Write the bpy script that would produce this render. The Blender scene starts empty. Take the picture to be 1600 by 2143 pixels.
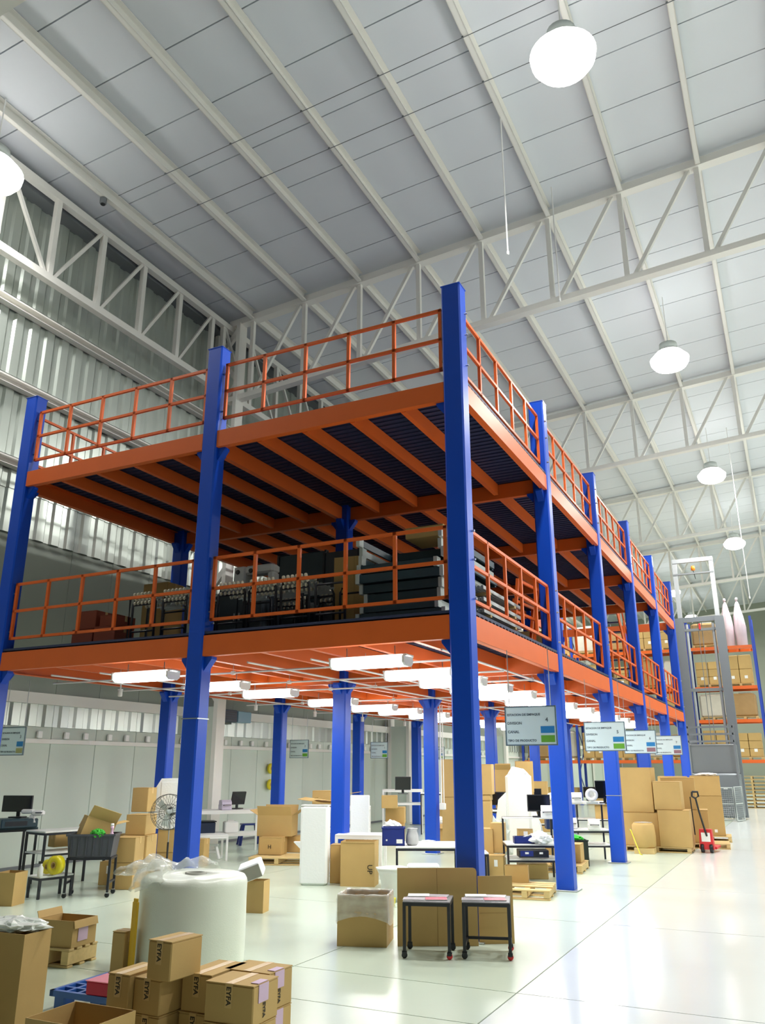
import bpy, math, random
from mathutils import Vector, Matrix
random.seed(7)
SC = bpy.context.scene
COL = SC.collection

# ------------------------------------------------------------ camera, world, exposure
cam_data = bpy.data.cameras.new('camera')
cam_data.sensor_fit = 'VERTICAL'
cam_data.sensor_height = 24.0
cam_data.lens = 24.0 * 1692.4 / 2143.0
cam_data.clip_end = 300
cam = bpy.data.objects.new('camera', cam_data)
COL.objects.link(cam)
cam.location = (2.9764, -7.958, 1.55)
cam.rotation_euler = (math.pi / 2 + 0.3057, 0, 0.4576)
SC.camera = cam

world = bpy.data.worlds.new('world')
SC.world = world
world.use_nodes = True
world.node_tree.nodes['Background'].inputs[0].default_value = (0.9, 0.95, 1.0, 1)
world.node_tree.nodes['Background'].inputs[1].default_value = 0.3

vs = SC.view_settings
SC.display_settings.display_device = 'sRGB'
vs.view_transform = 'Standard'
vs.look = 'None'
vs.gamma = 1.0
vs.use_curve_mapping = False
vs.exposure = 0.0
SC.cycles.max_bounces = 7
SC.cycles.diffuse_bounces = 5
SC.cycles.glossy_bounces = 3
SC.cycles.transmission_bounces = 4
SC.cycles.transparent_max_bounces = 12
SC.cycles.caustics_reflective = False
SC.cycles.caustics_refractive = False
SC.cycles.sample_clamp_indirect = 4.0
SC.cycles.use_denoising = True
SC.cycles.use_adaptive_sampling = True
SC.cycles.adaptive_threshold = 0.02
HIGHBAY_W = 475.0
TUBE_W = 22.0

# ------------------------------------------------------------ helpers
def lin(c):
    return tuple((v / 12.92 if v <= 0.04045 else ((v + 0.055) / 1.055) ** 2.4) for v in [x / 255 for x in c])

MATS = {}
def mat(name, rgb, rough=0.5, metal=0.0, vary=0.0, scale=6.0, bump=0.0, bscale=60.0, emit=0.0, spec=0.5, stretch=(1, 1, 1), obj_vary=0.0, alpha=1.0, trans=0.0, coat=0.0):
    if name in MATS:
        return MATS[name]
    m = bpy.data.materials.new(name)
    m.use_nodes = True
    nt = m.node_tree
    b = nt.nodes['Principled BSDF']
    c = lin(rgb) + (1,)
    b.inputs['Base Color'].default_value = c
    b.inputs['Roughness'].default_value = rough
    b.inputs['Metallic'].default_value = metal
    b.inputs['Specular IOR Level'].default_value = spec
    b.inputs['Alpha'].default_value = alpha
    b.inputs['Transmission Weight'].default_value = trans
    b.inputs['Coat Weight'].default_value = coat
    src = None
    if vary > 0 or bump > 0 or obj_vary > 0:
        tc = nt.nodes.new('ShaderNodeTexCoord')
        mp = nt.nodes.new('ShaderNodeMapping')
        mp.inputs['Scale'].default_value = stretch
        nt.links.new(tc.outputs['Object'], mp.inputs['Vector'])
    if vary > 0:
        n = nt.nodes.new('ShaderNodeTexNoise')
        n.inputs['Scale'].default_value = scale
        n.inputs['Detail'].default_value = 4
        nt.links.new(mp.outputs['Vector'], n.inputs['Vector'])
        mx = nt.nodes.new('ShaderNodeMix')
        mx.data_type = 'RGBA'
        mx.inputs['A'].default_value = tuple(v * (1 - vary) for v in c[:3]) + (1,)
        mx.inputs['B'].default_value = tuple(min(1, v * (1 + vary)) for v in c[:3]) + (1,)
        nt.links.new(n.outputs['Fac'], mx.inputs['Factor'])
        src = mx.outputs['Result']
    if obj_vary > 0:
        oi = nt.nodes.new('ShaderNodeObjectInfo')
        hs = nt.nodes.new('ShaderNodeHueSaturation')
        mr = nt.nodes.new('ShaderNodeMapRange')
        mr.inputs['To Min'].default_value = 1 - obj_vary
        mr.inputs['To Max'].default_value = 1 + obj_vary
        nt.links.new(oi.outputs['Random'], mr.inputs['Value'])
        nt.links.new(mr.outputs['Result'], hs.inputs['Value'])
        if src:
            nt.links.new(src, hs.inputs['Color'])
        else:
            hs.inputs['Color'].default_value = c
        src = hs.outputs['Color']
    if src:
        nt.links.new(src, b.inputs['Base Color'])
    if bump > 0:
        n2 = nt.nodes.new('ShaderNodeTexNoise')
        n2.inputs['Scale'].default_value = bscale
        n2.inputs['Detail'].default_value = 3
        nt.links.new(mp.outputs['Vector'], n2.inputs['Vector'])
        bp = nt.nodes.new('ShaderNodeBump')
        bp.inputs['Strength'].default_value = bump
        bp.inputs['Distance'].default_value = 0.02
        nt.links.new(n2.outputs['Fac'], bp.inputs['Height'])
        nt.links.new(bp.outputs['Normal'], b.inputs['Normal'])
    if emit > 0:
        b.inputs['Emission Color'].default_value = (1.0, 0.98, 0.95, 1)
        b.inputs['Emission Strength'].default_value = emit
    MATS[name] = m
    return m

class MB:
    """collects simple solids and links them as ONE mesh object"""
    def __init__(self):
        self.v = []; self.f = []
    def add(self, vs_, fs_):
        o = len(self.v)
        self.v += [tuple(p) for p in vs_]
        self.f += [tuple(i + o for i in q) for q in fs_]
        return self
    def box(self, c, s, rz=0.0, M=None):
        x, y, z = s[0] / 2, s[1] / 2, s[2] / 2
        P = [Vector(p) for p in ((-x, -y, -z), (x, -y, -z), (x, y, -z), (-x, y, -z), (-x, -y, z), (x, -y, z), (x, y, z), (-x, y, z))]
        R = M if M is not None else (Matrix.Rotation(rz, 3, 'Z') if rz else None)
        c = Vector(c)
        P = [(R @ p if R is not None else p) + c for p in P]
        return self.add(P, ((0, 3, 2, 1), (4, 5, 6, 7), (0, 1, 5, 4), (1, 2, 6, 5), (2, 3, 7, 6), (3, 0, 4, 7)))
    def b2(self, lo, hi):
        return self.box([(a + b) / 2 for a, b in zip(lo, hi)], [abs(b - a) for a, b in zip(lo, hi)])
    def cham(self, c, s, ch):
        """box with chamfered edges"""
        x, y, z = s[0] / 2, s[1] / 2, s[2] / 2
        lay = [(-z, 1), (-z + ch, 0), (z - ch, 0), (z, 1)]
        V = []
        for zz, inn in lay:
            k = ch if inn else 0
            X, Y = x - k, y - k
            h = ch
            V += [(-X, -Y + h, zz), (-X + h, -Y, zz), (X - h, -Y, zz), (X, -Y + h, zz), (X, Y - h, zz), (X - h, Y, zz), (-X + h, Y, zz), (-X, Y - h, zz)]
        F = [tuple(range(7, -1, -1)), tuple(range(24, 32))]
        for l in range(3):
            for i in range(8):
                j = (i + 1) % 8
                F.append((l * 8 + i, l * 8 + j, l * 8 + 8 + j, l * 8 + 8 + i))
        return self.add([(p[0] + c[0], p[1] + c[1], p[2] + c[2]) for p in V], F)
    def bar(self, p, q, w, h=None, up=(0, 0, 1)):
        h = h or w
        p, q = Vector(p), Vector(q)
        d = (q - p).normalized()
        u = Vector(up)
        if abs(d.dot(u)) > 0.98:
            u = Vector((0, 1, 0))
        s = d.cross(u).normalized(); t = s.cross(d).normalized()
        V = []
        for e in (p, q):
            V += [e - s * w / 2 - t * h / 2, e + s * w / 2 - t * h / 2, e + s * w / 2 + t * h / 2, e - s * w / 2 + t * h / 2]
        return self.add(V, ((0, 1, 2, 3), (7, 6, 5, 4), (0, 4, 5, 1), (1, 5, 6, 2), (2, 6, 7, 3), (3, 7, 4, 0)))
    def tube(self, pts, r, n=8, cap=True):
        pts = [Vector(p) for p in pts]
        V = []; F = []
        for i, p in enumerate(pts):
            d = (pts[min(i + 1, len(pts) - 1)] - pts[max(i - 1, 0)]).normalized()
            u = Vector((0, 0, 1)) if abs(d.z) < 0.9 else Vector((1, 0, 0))
            s = d.cross(u).normalized(); t = s.cross(d)
            rr = r[i] if isinstance(r, (list, tuple)) else r
            V += [p + (s * math.cos(2 * math.pi * k / n) + t * math.sin(2 * math.pi * k / n)) * rr for k in range(n)]
        for i in range(len(pts) - 1):
            for k in range(n):
                j = (k + 1) % n
                F.append((i * n + k, i * n + j, i * n + n + j, i * n + n + k))
        if cap:
            F.append(tuple(range(n - 1, -1, -1))); F.append(tuple(range((len(pts) - 1) * n, len(pts) * n)))
        return self.add(V, F)
    def lathe(self, prof, c=(0, 0, 0), n=20, axis='Z', wob=0.0):
        V = []; F = []
        for (r, z) in prof:
            for k in range(n):
                a = 2 * math.pi * k / n
                q = r * (1 + wob * math.sin(a * 3 + z * 9) + wob * 0.6 * math.sin(a * 7 - z * 5))
                p = (q * math.cos(a), q * math.sin(a), z)
                if axis == 'Y':
                    p = (p[0], -p[2], p[1])
                elif axis == 'X':
                    p = (p[2], p[0], p[1])
                V.append((p[0] + c[0], p[1] + c[1], p[2] + c[2]))
        for i in range(len(prof) - 1):
            for k in range(n):
                j = (k + 1) % n
                F.append((i * n + k, i * n + j, i * n + n + j, i * n + n + k))
        F.append(tuple(range(n - 1, -1, -1))); F.append(tuple(range((len(prof) - 1) * n, len(prof) * n)))
        return self.add(V, F)
    def prism(self, poly, a, b, axis='Z'):
        """poly extruded from a to b along axis"""
        n = len(poly); V = []
        for t in (a, b):
            for (p, q) in poly:
                V.append({'Z': (p, q, t), 'Y': (p, t, q), 'X': (t, p, q)}[axis])
        F = [tuple(range(n - 1, -1, -1)), tuple(range(n, 2 * n))]
        for i in range(n):
            j = (i + 1) % n
            F.append((i, j, n + j, n + i))
        return self.add(V, F)
    def mesh(self, name, m, smooth=False, fix=True):
        me = bpy.data.meshes.new(name)
        me.from_pydata(self.v, [], self.f)
        if fix:
            import bmesh
            bm = bmesh.new(); bm.from_mesh(me)
            bmesh.ops.recalc_face_normals(bm, faces=bm.faces)
            bm.to_mesh(me); bm.free()
        if m:
            me.materials.append(m)
        if smooth:
            for p in me.polygons:
                p.use_smooth = True
        me.update()
        return me
    def build(self, name, m, parent=None, smooth=False, loc=None, fix=True):
        return inst(self.mesh(name, m, smooth, fix), name, parent, loc)

def inst(me, name, parent=None, loc=None, rz=0.0):
    o = bpy.data.objects.new(name, me)
    COL.objects.link(o)
    if parent is not None:
        o.parent = parent
    if loc is not None:
        o.location = loc
    if rz:
        o.rotation_euler = (0, 0, rz)
    return o

def tag(o, label, cat, group=None, kind=None):
    o['label'] = label
    o['category'] = cat
    if group:
        o['group'] = group
    if kind:
        o['kind'] = kind
    return o

def thing(name, label, cat, loc=(0, 0, 0), rz=0.0, group=None):
    o = bpy.data.objects.new(name, None)
    o.empty_display_size = 0.1
    COL.objects.link(o)
    o.location = tuple(loc) if len(loc) == 3 else (loc[0], loc[1], 0)
    o.rotation_euler = (0, 0, rz)
    return tag(o, label, cat, group)

def kids(o):
    return [c for c in bpy.data.objects if c.parent == o]

def dup(root, loc, rz, label, group=None, ch=None):
    r = root.copy(); COL.objects.link(r)
    r.location = loc; r.rotation_euler = (0, 0, rz)
    r['label'] = label
    if group:
        r['group'] = group
    for c in (ch if ch is not None else kids(root)):
        d = c.copy(); COL.objects.link(d); d.parent = r
        for g in kids(c):
            e = g.copy(); COL.objects.link(e); e.parent = d
    return r

def struct(name, o_or_mb, m=None):
    if isinstance(o_or_mb, MB):
        o = o_or_mb.build(name, m)
    else:
        o = bpy.data.objects.new(name, None); COL.objects.link(o)
    o['kind'] = 'structure'
    return o

TXT = {}
def text(body, size, m, parent, loc, rot=(math.pi / 2, 0, 0), name='lettering', bold=0.0):
    key = (body, size, m.name, bold)
    if key not in TXT:
        cu = bpy.data.curves.new('lettering', 'FONT')
        cu.body = body; cu.size = size; cu.extrude = 0.0006; cu.offset = bold
        cu.resolution_u = 2
        o = bpy.data.objects.new('lettering', cu); COL.objects.link(o)
        dg = bpy.context.evaluated_depsgraph_get(); dg.update()
        me = bpy.data.meshes.new_from_object(o.evaluated_get(dg))
        me.materials.clear(); me.materials.append(m)
        bpy.data.objects.remove(o); bpy.data.curves.remove(cu)
        TXT[key] = me
    o = inst(TXT[key], name, parent, loc)
    o.rotation_euler = rot
    return o

# ------------------------------------------------------------ materials
M_FLOOR = mat('floor_concrete', (200, 212, 195), 0.24, vary=0.06, scale=0.9, bump=0.02, bscale=9, spec=0.5)
M_AISLE = mat('aisle_floor_coat', (226, 232, 228), 0.16, vary=0.04, scale=0.7, bump=0.015, bscale=7, spec=0.55)
M_JOINT = mat('floor_joint', (120, 122, 112), 0.9)
M_ROOF = mat('roof_panel_white', (220, 224, 230), 0.55, vary=0.02, scale=1.5)
M_STEELW = mat('white_painted_steel', (234, 232, 226), 0.45, vary=0.02, scale=2)
M_WALLC = mat('precast_concrete', (206, 216, 206), 0.6, vary=0.06, scale=1.3, bump=0.03, bscale=14)
M_WALLM = mat('corrugated_sheet', (196, 204, 196), 0.28, metal=0.55, vary=0.04, scale=1.0)
M_WALLF = mat('flat_wall_panel', (140, 148, 138), 0.5, vary=0.06, scale=1.2)
M_GUTTER = mat('dark_gutter', (112, 116, 120), 0.6)
M_BLUE = mat('blue_paint', (4, 72, 194), 0.38, vary=0.06, scale=2, bump=0.015, bscale=20)
M_ORANGE = mat('orange_paint', (224, 100, 34), 0.42, vary=0.06, scale=3, bump=0.01, bscale=20)
M_DECK = mat('deck_underside', (46, 52, 84), 0.55, vary=0.08, scale=3)
M_DECKTOP = mat('deck_top', (84, 84, 84), 0.7, vary=0.1, scale=4)
M_ZINC = mat('zinc_steel', (176, 182, 184), 0.35, metal=0.8)
M_BOLT = mat('bolt_steel', (190, 190, 186), 0.3, metal=0.9)
M_CARD = mat('cardboard', (190, 157, 98), 0.75, vary=0.07, scale=5, obj_vary=0.07, bump=0.02, bscale=80)
M_CARDIN = mat('cardboard_inside', (150, 116, 72), 0.85, vary=0.05, scale=5)
M_TAPE = mat('packing_tape', (204, 170, 112), 0.32, vary=0.03, scale=8)
M_INK = mat('black_ink', (46, 38, 24), 0.6)
M_PAPER = mat('white_paper', (236, 236, 232), 0.6)
M_LILAC = mat('lilac_label', (206, 178, 204), 0.5)
M_BLACK = mat('black_steel', (34, 36, 44), 0.4, vary=0.05, scale=6)
M_PLASTB = mat('black_plastic', (26, 28, 32), 0.35)
M_SCREEN = mat('dark_screen', (14, 16, 20), 0.12)
M_WHITE = mat('white_plastic', (238, 238, 236), 0.4)
M_LAM = mat('white_laminate', (234, 234, 230), 0.3)
M_WOOD = mat('pallet_wood', (206, 178, 122), 0.75, vary=0.16, scale=4, stretch=(1, 8, 8), bump=0.05, bscale=30, obj_vary=0.08)
M_NAVY = mat('navy_plastic', (22, 42, 118), 0.35)
M_GREY = mat('grey_tote_plastic', (76, 78, 86), 0.45)
M_FOAM = mat('white_foam', (244, 246, 244), 0.6, bump=0.15, bscale=40)
M_YELLOW = mat('yellow_tape', (222, 206, 30), 0.35)
M_RED = mat('red_paint', (206, 40, 44), 0.4)
M_LAMP = mat('lamp_glow', (255, 255, 255), 0.5, emit=13.0)
M_TUBE = mat('tube_glow', (255, 255, 255), 0.5, emit=14.0)
M_LGREY = mat('light_grey_steel', (188, 196, 192), 0.4, vary=0.04, scale=5)
M_TEAL = mat('dark_teal_steel', (46, 68, 78), 0.4, vary=0.06, scale=5)
def film_mat():
    m = bpy.data.materials.new('clear_film'); m.use_nodes = True
    nt = m.node_tree; b = nt.nodes['Principled BSDF']
    b.inputs['Base Color'].default_value = (0.9, 0.93, 0.9, 1); b.inputs['Roughness'].default_value = 0.12
    tr = nt.nodes.new('ShaderNodeBsdfTransparent'); mx = nt.nodes.new('ShaderNodeMixShader')
    n = nt.nodes.new('ShaderNodeTexNoise'); n.inputs['Scale'].default_value = 3.5
    mr = nt.nodes.new('ShaderNodeMapRange'); mr.inputs['From Min'].default_value = 0.2; mr.inputs['From Max'].default_value = 0.85
    mr.inputs['To Min'].default_value = 0.2; mr.inputs['To Max'].default_value = 0.55
    nt.links.new(n.outputs['Fac'], mr.inputs['Value']); nt.links.new(mr.outputs['Result'], mx.inputs['Fac'])
    nt.links.new(tr.outputs[0], mx.inputs[1]); nt.links.new(b.outputs[0], mx.inputs[2])
    nt.links.new(mx.outputs[0], nt.nodes['Material Output'].inputs['Surface'])
    return m
M_FILM = film_mat()
M_WFILM = mat('white_film', (236, 240, 234), 0.18, bump=.15, bscale=10)
# ------------------------------------------------------------ hall: floor, walls, roof
X0, X1, Y0, Y1 = -8.4, 24.0, -18.0, 54.0
def roof_z(x):
    return 12.45 + 0.065 * x

floor = struct('floor', MB().b2((X0 - .3, Y0 - .3, -0.25), (X1 + .3, Y1 + .3, -0.008)), M_JOINT)
GX, GY = 3.6, 3.0
xs = [X0, -4.55, -0.95, 0.93]; v = 4.5
while v < X1:
    xs.append(v); v += GX
xs.append(X1)
ys = [Y0]; v = -16.62
while v < Y1:
    ys.append(v); v += GY
    if abs(v + 1.62) < .01:
        ys.append(-2.45)
ys.append(Y1)
slab_cache = {}
for i in range(len(xs) - 1):
    for j in range(len(ys) - 1):
        w, d = xs[i + 1] - xs[i] - 0.010, ys[j + 1] - ys[j] - 0.010
        k = (round(w, 3), round(d, 3), xs[i] > .9)
        if k not in slab_cache:
            slab_cache[k] = MB().box((0, 0, -0.006), (w, d, 0.012)).mesh('floor_slab', M_AISLE if k[2] else M_FLOOR)
        inst(slab_cache[k], 'floor_slab', floor, ((xs[i] + xs[i + 1]) / 2, (ys[j] + ys[j + 1]) / 2, 0))

PW = 1.02
def rib_profile(w, n, depth=0.035, th=0.004):
    pts = []
    for k in range(n):
        a = k * w / n; s = w / n
        pts += [(a, 0), (a + s * .30, 0), (a + s * .42, depth), (a + s * .88, depth)]
    pts.append((w, 0))
    return pts
def rib_sheet(z0, z1, n=3, depth=0.035):
    # profile in (y, x), extruded up
    p = rib_profile(PW - 0.004, n, depth)
    poly = [(x, y) for (y, x) in p] + [(x - 0.006, y) for (y, x) in reversed(p)]
    return MB().prism(poly, z0, z1, 'Z')
wl = struct('wall_left', MB().b2((X0 - 0.25, Y0, 0), (X0 - 0.06, Y1, 12.2)), M_WALLF)
m_con = MB().cham((-0.03, PW / 2, 1.1), (0.07, PW - 0.008, 2.2), 0.006).mesh('concrete_panel', M_WALLC)
m_low = rib_sheet(2.2, 2.56, 3).mesh('metal_sheet', M_WALLM)
m_flat = MB().cham((-0.035, PW / 2, 4.02), (0.05, PW - 0.006, 2.6), 0.004).mesh('flat_panel', M_WALLF)
m_mid = rib_sheet(5.3, 6.1, 3).mesh('metal_sheet', M_WALLM)
m_top = rib_sheet(6.05, 11.85, 3).mesh('metal_sheet', M_WALLM)
m_ins = MB().cham((0.02, PW * .5, 2.07), (0.05, 0.09, 0.11), 0.006).mesh('wall_anchor', M_WHITE)
y = -5.79
while y < 45:
    for me, dx in ((m_con, 0), (m_low, 0.0), (m_flat, 0), (m_mid, 0.0), (m_top, 0.014)):
        inst(me, me.name, wl, (X0 + dx, y, 0))
    if y > 0 and y < 24:
        inst(m_ins, 'wall_anchor', wl, (X0 + 0.03, y - .22, 0)); inst(m_ins, 'wall_anchor', wl, (X0 + 0.03, y + .22, 0))
    y += PW
for nm, z0, z1, dx in (('trim_1', 1.93, 2.0, 0.06), ('trim_2', 2.56, 2.74, 0.12)):
    struct(nm, MB().b2((X0 - 0.02, -5.8, z0), (X0 + dx, 44, z1)), M_STEELW)
for i, (z, d) in enumerate(((6.46, .16), (7.85, .16), (9.28, .16))):
    g = MB().b2((X0 + .04, -6, z - .08), (X0 + .05, 45, z + .08)).b2((X0 + .04, -6, z + .07), (X0 + .2, 45, z + .08)).b2((X0 + .04, -6, z - .08), (X0 + .2, 45, z - .07)).b2((X0 + .19, -6, z + .04), (X0 + .2, 45, z + .08))
    struct('trim_%d' % (i + 3), g, M_STEELW)
struct('trim_6', MB().b2((X0 - .02, -6, 11.5), (X0 + .32, 45, 11.74)), M_GUTTER)
struct('wall_far', MB().b2((X0, Y1, 0), (X1, Y1 + .2, 14.2)), mat('far_wall_sheet', (150, 156, 140), 0.5, vary=0.05, scale=1))
struct('wall_right', MB().b2((X1, Y0, 0), (X1 + .2, Y1, 14.2)), M_WALLC)
struct('wall_near', MB().b2((X0, Y0 - .2, 0), (X1, Y0, 14.2)), mat('near_wall_dark', (70, 74, 76), .7, vary=.05))  # unseen wall, coloured dark to cut light bounced onto near faces
struct('baseboard_left', MB().b2((X0 + .005, -5.8, 0), (X0 + .03, 44, .05)), M_GUTTER)

# roof: panels, purlins, trusses are parts of the ceiling
def slope_box(mb, x0, x1, y0, y1, lo, hi):
    a, b = roof_z(x0), roof_z(x1)
    return mb.add([(x0, y0, a + lo), (x1, y0, b + lo), (x1, y1, b + lo), (x0, y1, a + lo), (x0, y0, a + hi), (x1, y0, b + hi), (x1, y1, b + hi), (x0, y1, a + hi)],
                  ((0, 3, 2, 1), (4, 5, 6, 7), (0, 1, 5, 4), (1, 2, 6, 5), (2, 3, 7, 6), (3, 0, 4, 7)))
ceiling = struct('ceiling', slope_box(MB(), X0 - .3, X1 + .3, Y0 - .2, Y1 + .2, 0.06, 0.16), M_ROOF)
SEAM = 1.165
m_pan = slope_box(MB(), X0, X1, 0.011, SEAM - 0.011, 0.0, 0.05).mesh('roof_panel', M_ROOF)
k = int((Y0 - 0.52) / SEAM)
while 0.52 + k * SEAM < Y1:
    inst(m_pan, 'roof_panel', ceiling, (0, 0.52 + k * SEAM, 0)); k += 1
def c_mesh(dep, fl, y0, y1):
    return MB().b2((-.006, y0, -dep), (.006, y1, 0)).b2((-.006, y0, -dep), (fl, y1, -dep + .012)).b2((-.006, y0, -.012), (fl, y1, 0)).b2((fl - .01, y0, -dep), (fl, y1, -dep + .04))
TR = [-3.5, 6.0, 15.5, 25.0, 34.5, 44.0]
PX = [-7.33 + 1.434 * i for i in range(22)]
m_pur = c_mesh(0.25, 0.09, 0.06, 9.44).mesh('purlin', M_STEELW)
for x in PX:
    for ty in [TR[0] - 9.5] + TR:
        inst(m_pur, 'purlin', ceiling, (x, ty, roof_z(x) - .01))
for ti, ty in enumerate(TR):
    tr = bpy.data.objects.new('roof_truss', None); COL.objects.link(tr); tr.parent = ceiling; tr.location = (0, ty, 0)
    xa, xb = X0 + .45, X1
    zt = lambda x: roof_z(x) - .2
    zb = lambda x: roof_z(x) - 2.2
    MB().bar((xa, 0, zt(xa)), (xb, 0, zt(xb)), .2, .16).build('top_chord', M_STEELW, tr)
    MB().bar((xa, 0, zb(xa)), (xb, 0, zb(xb)), .18, .12).build('bottom_chord', M_STEELW, tr)
    for i, x in enumerate(PX):
        MB().bar((x, 0, zb(x)), (x, 0, zt(x)), .09, .09).build('web_post', M_STEELW, tr)
        if i > 0:
            xp = PX[i - 1]
            MB().bar((xp + .1, 0, zb(xp)), (x - .1, 0, zt(x)), .07, .07).build('web_brace', M_STEELW, tr)
    # lattice column carrying the truss beside the left wall
    lc = bpy.data.objects.new('lattice_column', None); COL.objects.link(lc); lc.parent = ceiling; lc.location = (X0 + .12, ty, 0)
    for dx in (0.0, .62):
        MB().b2((dx - .05, -.14, 0), (dx + .05, .14, 11.7)).build('chord', M_STEELW, lc)
    for q in range(12):
        a, b = (0.0, .62) if q % 2 else (.62, 0.0)
        MB().bar((a, 0, 2.8 + q * .74), (b, 0, 2.8 + (q + 1) * .74), .09, .12).build('lacing', M_STEELW, lc)
    MB().b2((0, -.1, 0.02), (.62, .1, 2.75)).build('web_plate', M_WALLC, lc)
# lengthwise truss along the left wall
wt = bpy.data.objects.new('wall_truss', None); COL.objects.link(wt); wt.parent = ceiling; wt.location = (-7.93, 0, 0)
MB().b2((-.07, -8, 11.52), (.07, 44, 11.66)).build('top_chord', M_STEELW, wt)
MB().b2((-.07, -8, 9.82), (.07, 44, 9.96)).build('bottom_chord', M_STEELW, wt)
for c0 in (-8.6, 0.65, 10.2, 19.7, 29.2):
    for k in range(-4, 5):
        yy = c0 + k * 1.14
        MB().bar((0, yy, 9.9), (0, yy, 11.6), .1, .1).build('web_post', M_STEELW, wt)
        if k < 4:
            a, b = (9.9, 11.55) if k >= 0 else (11.55, 9.9)
            MB().bar((0, yy + .06, a), (0, yy + 1.08, b), .06, .06).build('web_brace', M_STEELW, wt)
# white rods and cables hanging from the roof
for (x, yy, zz, l, lab, cat) in ((-.16, 3.0, 9.48, 1.85, 'long thin white rod hanging free below the roof above the front blue columns', 'rod'),
                          (0.1, 5.4, 9.9, 1.0, 'short thin white rod hanging beside the first roof truss', 'rod'),
                          (2.25, 20.0, 6.7, 5.5, 'very long white cable dropping from the roof near the tall grey lift mast', 'cable')):
    t = thing('hanging_rod', lab, cat, (x, yy, zz))
    MB().tube([(0, 0, 0), (0, 0, roof_z(x) - zz - .02)], .013, 6).build('rod', M_WHITE, t)
    MB().lathe([(.012, -.03), (.022, -.02), (.022, .03), (.012, .05)], n=8).build('end_weight', M_WHITE, t)

for i, (yy, dz, lab) in enumerate(((1.17, .29, 'thin dark cable strung across under the roof purlins, nearer one'), (2.1, .30, 'thin dark cable strung across under the roof purlins, farther one'))):
    t = thing('roof_cable', lab, 'cable', (-7.0, yy, roof_z(-7.0) - dz))
    MB().tube([(0, 0, 0), (13, 0, 13 * .065)], .007, 5).build('wire', M_GUTTER, t)
    for q in range(1, 9):
        MB().box((q * 1.434 - .33 + 0, 0, (q * 1.434 - .33) * .065 + .012), (.03, .02, .025)).build('clip', M_GUTTER, t)
# ------------------------------------------------------------ high-bay lamps
def highbay(x, y, z, lab, power=1.0, proto=[None]):
    t = thing('high_bay_lamp', lab, 'lamp', (x, y, z), 0, 'high bay lamps under the roof')
    if proto[0] is None:
        proto[0] = (MB().lathe([(.12, .28), (.2, .24), (.22, .1), (.2, .06)], n=20).mesh('housing', M_LGREY, True),
                    MB().lathe([(.2, .07), (.44, -.16), (.45, -.17), (.215, .08)], n=28).mesh('reflector', M_WHITE, True),
                    MB().lathe([(.05, .06), (.3, .0), (.445, -.165), (.43, -.26), (.36, -.36), (.22, -.42), (.05, -.44)], n=28).mesh('lens', M_LAMP, True))  # reflector and lens built oversize; the lamp's bloom is put into their shape
    for me in proto[0]:
        inst(me, me.name, t)
    MB().tube([(0, 0, .27), (0, 0, roof_z(x) - z - .02)], .012, 6).build('cord', M_WHITE, t)
    L = bpy.data.lights.new('high_bay_light', 'AREA')
    L.shape = 'DISK'; L.size = .7; L.energy = HIGHBAY_W * power; L.spread = math.pi; L.color = (1, .985, .95)
    lo = bpy.data.objects.new('high_bay_light', L); COL.objects.link(lo); lo.parent = t; lo.location = (0, 0, -.46)
highbay(1.36, .9, 11.0, 'nearest and largest glowing high bay lamp, up at the top edge')
highbay(1.47, 10.6, 11.0, 'second glowing high bay lamp along the aisle, above the middle of the roof')
highbay(1.62, 19.6, 11.0, 'third glowing high bay lamp along the aisle, beyond the second roof truss')
highbay(-2.1, 38.7, 11.0, 'farthest small glowing lamp seen beside the top of the grey lift mast')
highbay(-7.2, -1.2, 10.7, 'glowing lamp cut by the left edge above the wall truss', .45)
HBL = ['fourth high bay lamp along the aisle, high over the far racks', 'high bay lamp right of the nearest one, outside the picture', 'high bay lamp right of the second aisle lamp, outside the picture', 'high bay lamp right of the third aisle lamp, outside the picture', 'high bay lamp right of the fourth aisle lamp, outside the picture', 'nearest high bay lamp of the row by the right wall', 'middle high bay lamp of the row by the right wall', 'farthest high bay lamp of the row by the right wall', 'high bay lamp above the racks on the wall side, behind the upper deck', 'very far high bay lamp near the end wall, left of the aisle', 'very far high bay lamp right of the aisle, outside the picture']
for i, (x, y) in enumerate([(1.7, 29.2), (10.5, 0.9), (10.5, 10.6), (10.5, 19.6), (10.5, 29.2), (18.5, 5), (18.5, 17), (18.5, 29), (-5.5, 27.5), (-2.1, 48.0), (8, 40)]):
    highbay(x, y, 11.0, HBL[i])
# ------------------------------------------------------------ blue and orange mezzanine
XA, XB, XC, SY = -6.95, -3.44, 0.0, 3.606
ZLB, ZLT, ZUB, ZUT, ZTOP = 2.83, 3.08, 5.55, 5.78, 7.02
CW, CD = 0.235, 0.21
NR = ['front', 'second', 'third', 'fourth', 'fifth', 'last']
def oct_poly(w, d, c):
    x, y = w / 2, d / 2
    return [(-x + c, -y), (x - c, -y), (x, -y + c), (x, y - c), (x - c, y), (-x + c, y), (-x, y - c), (-x, -y + c)]
m_shaft = MB().prism(oct_poly(CW, CD, .018), 0.012, ZTOP, 'Z').mesh('shaft', M_BLUE)
m_plate = MB().cham((0, 0, .008), (.33, .31, .016), .003).mesh('base_plate', M_ZINC)
m_cap = MB().cham((0, 0, ZTOP + .006), (CW + .01, CD + .01, .012), .003).mesh('cap', M_BLUE)
m_band = MB().b2((-CW / 2 - .003, -CD / 2 - .003, 1.995), (CW / 2 + .003, CD / 2 + .003, 2.007)).mesh('joint_line', M_ZINC)
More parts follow.
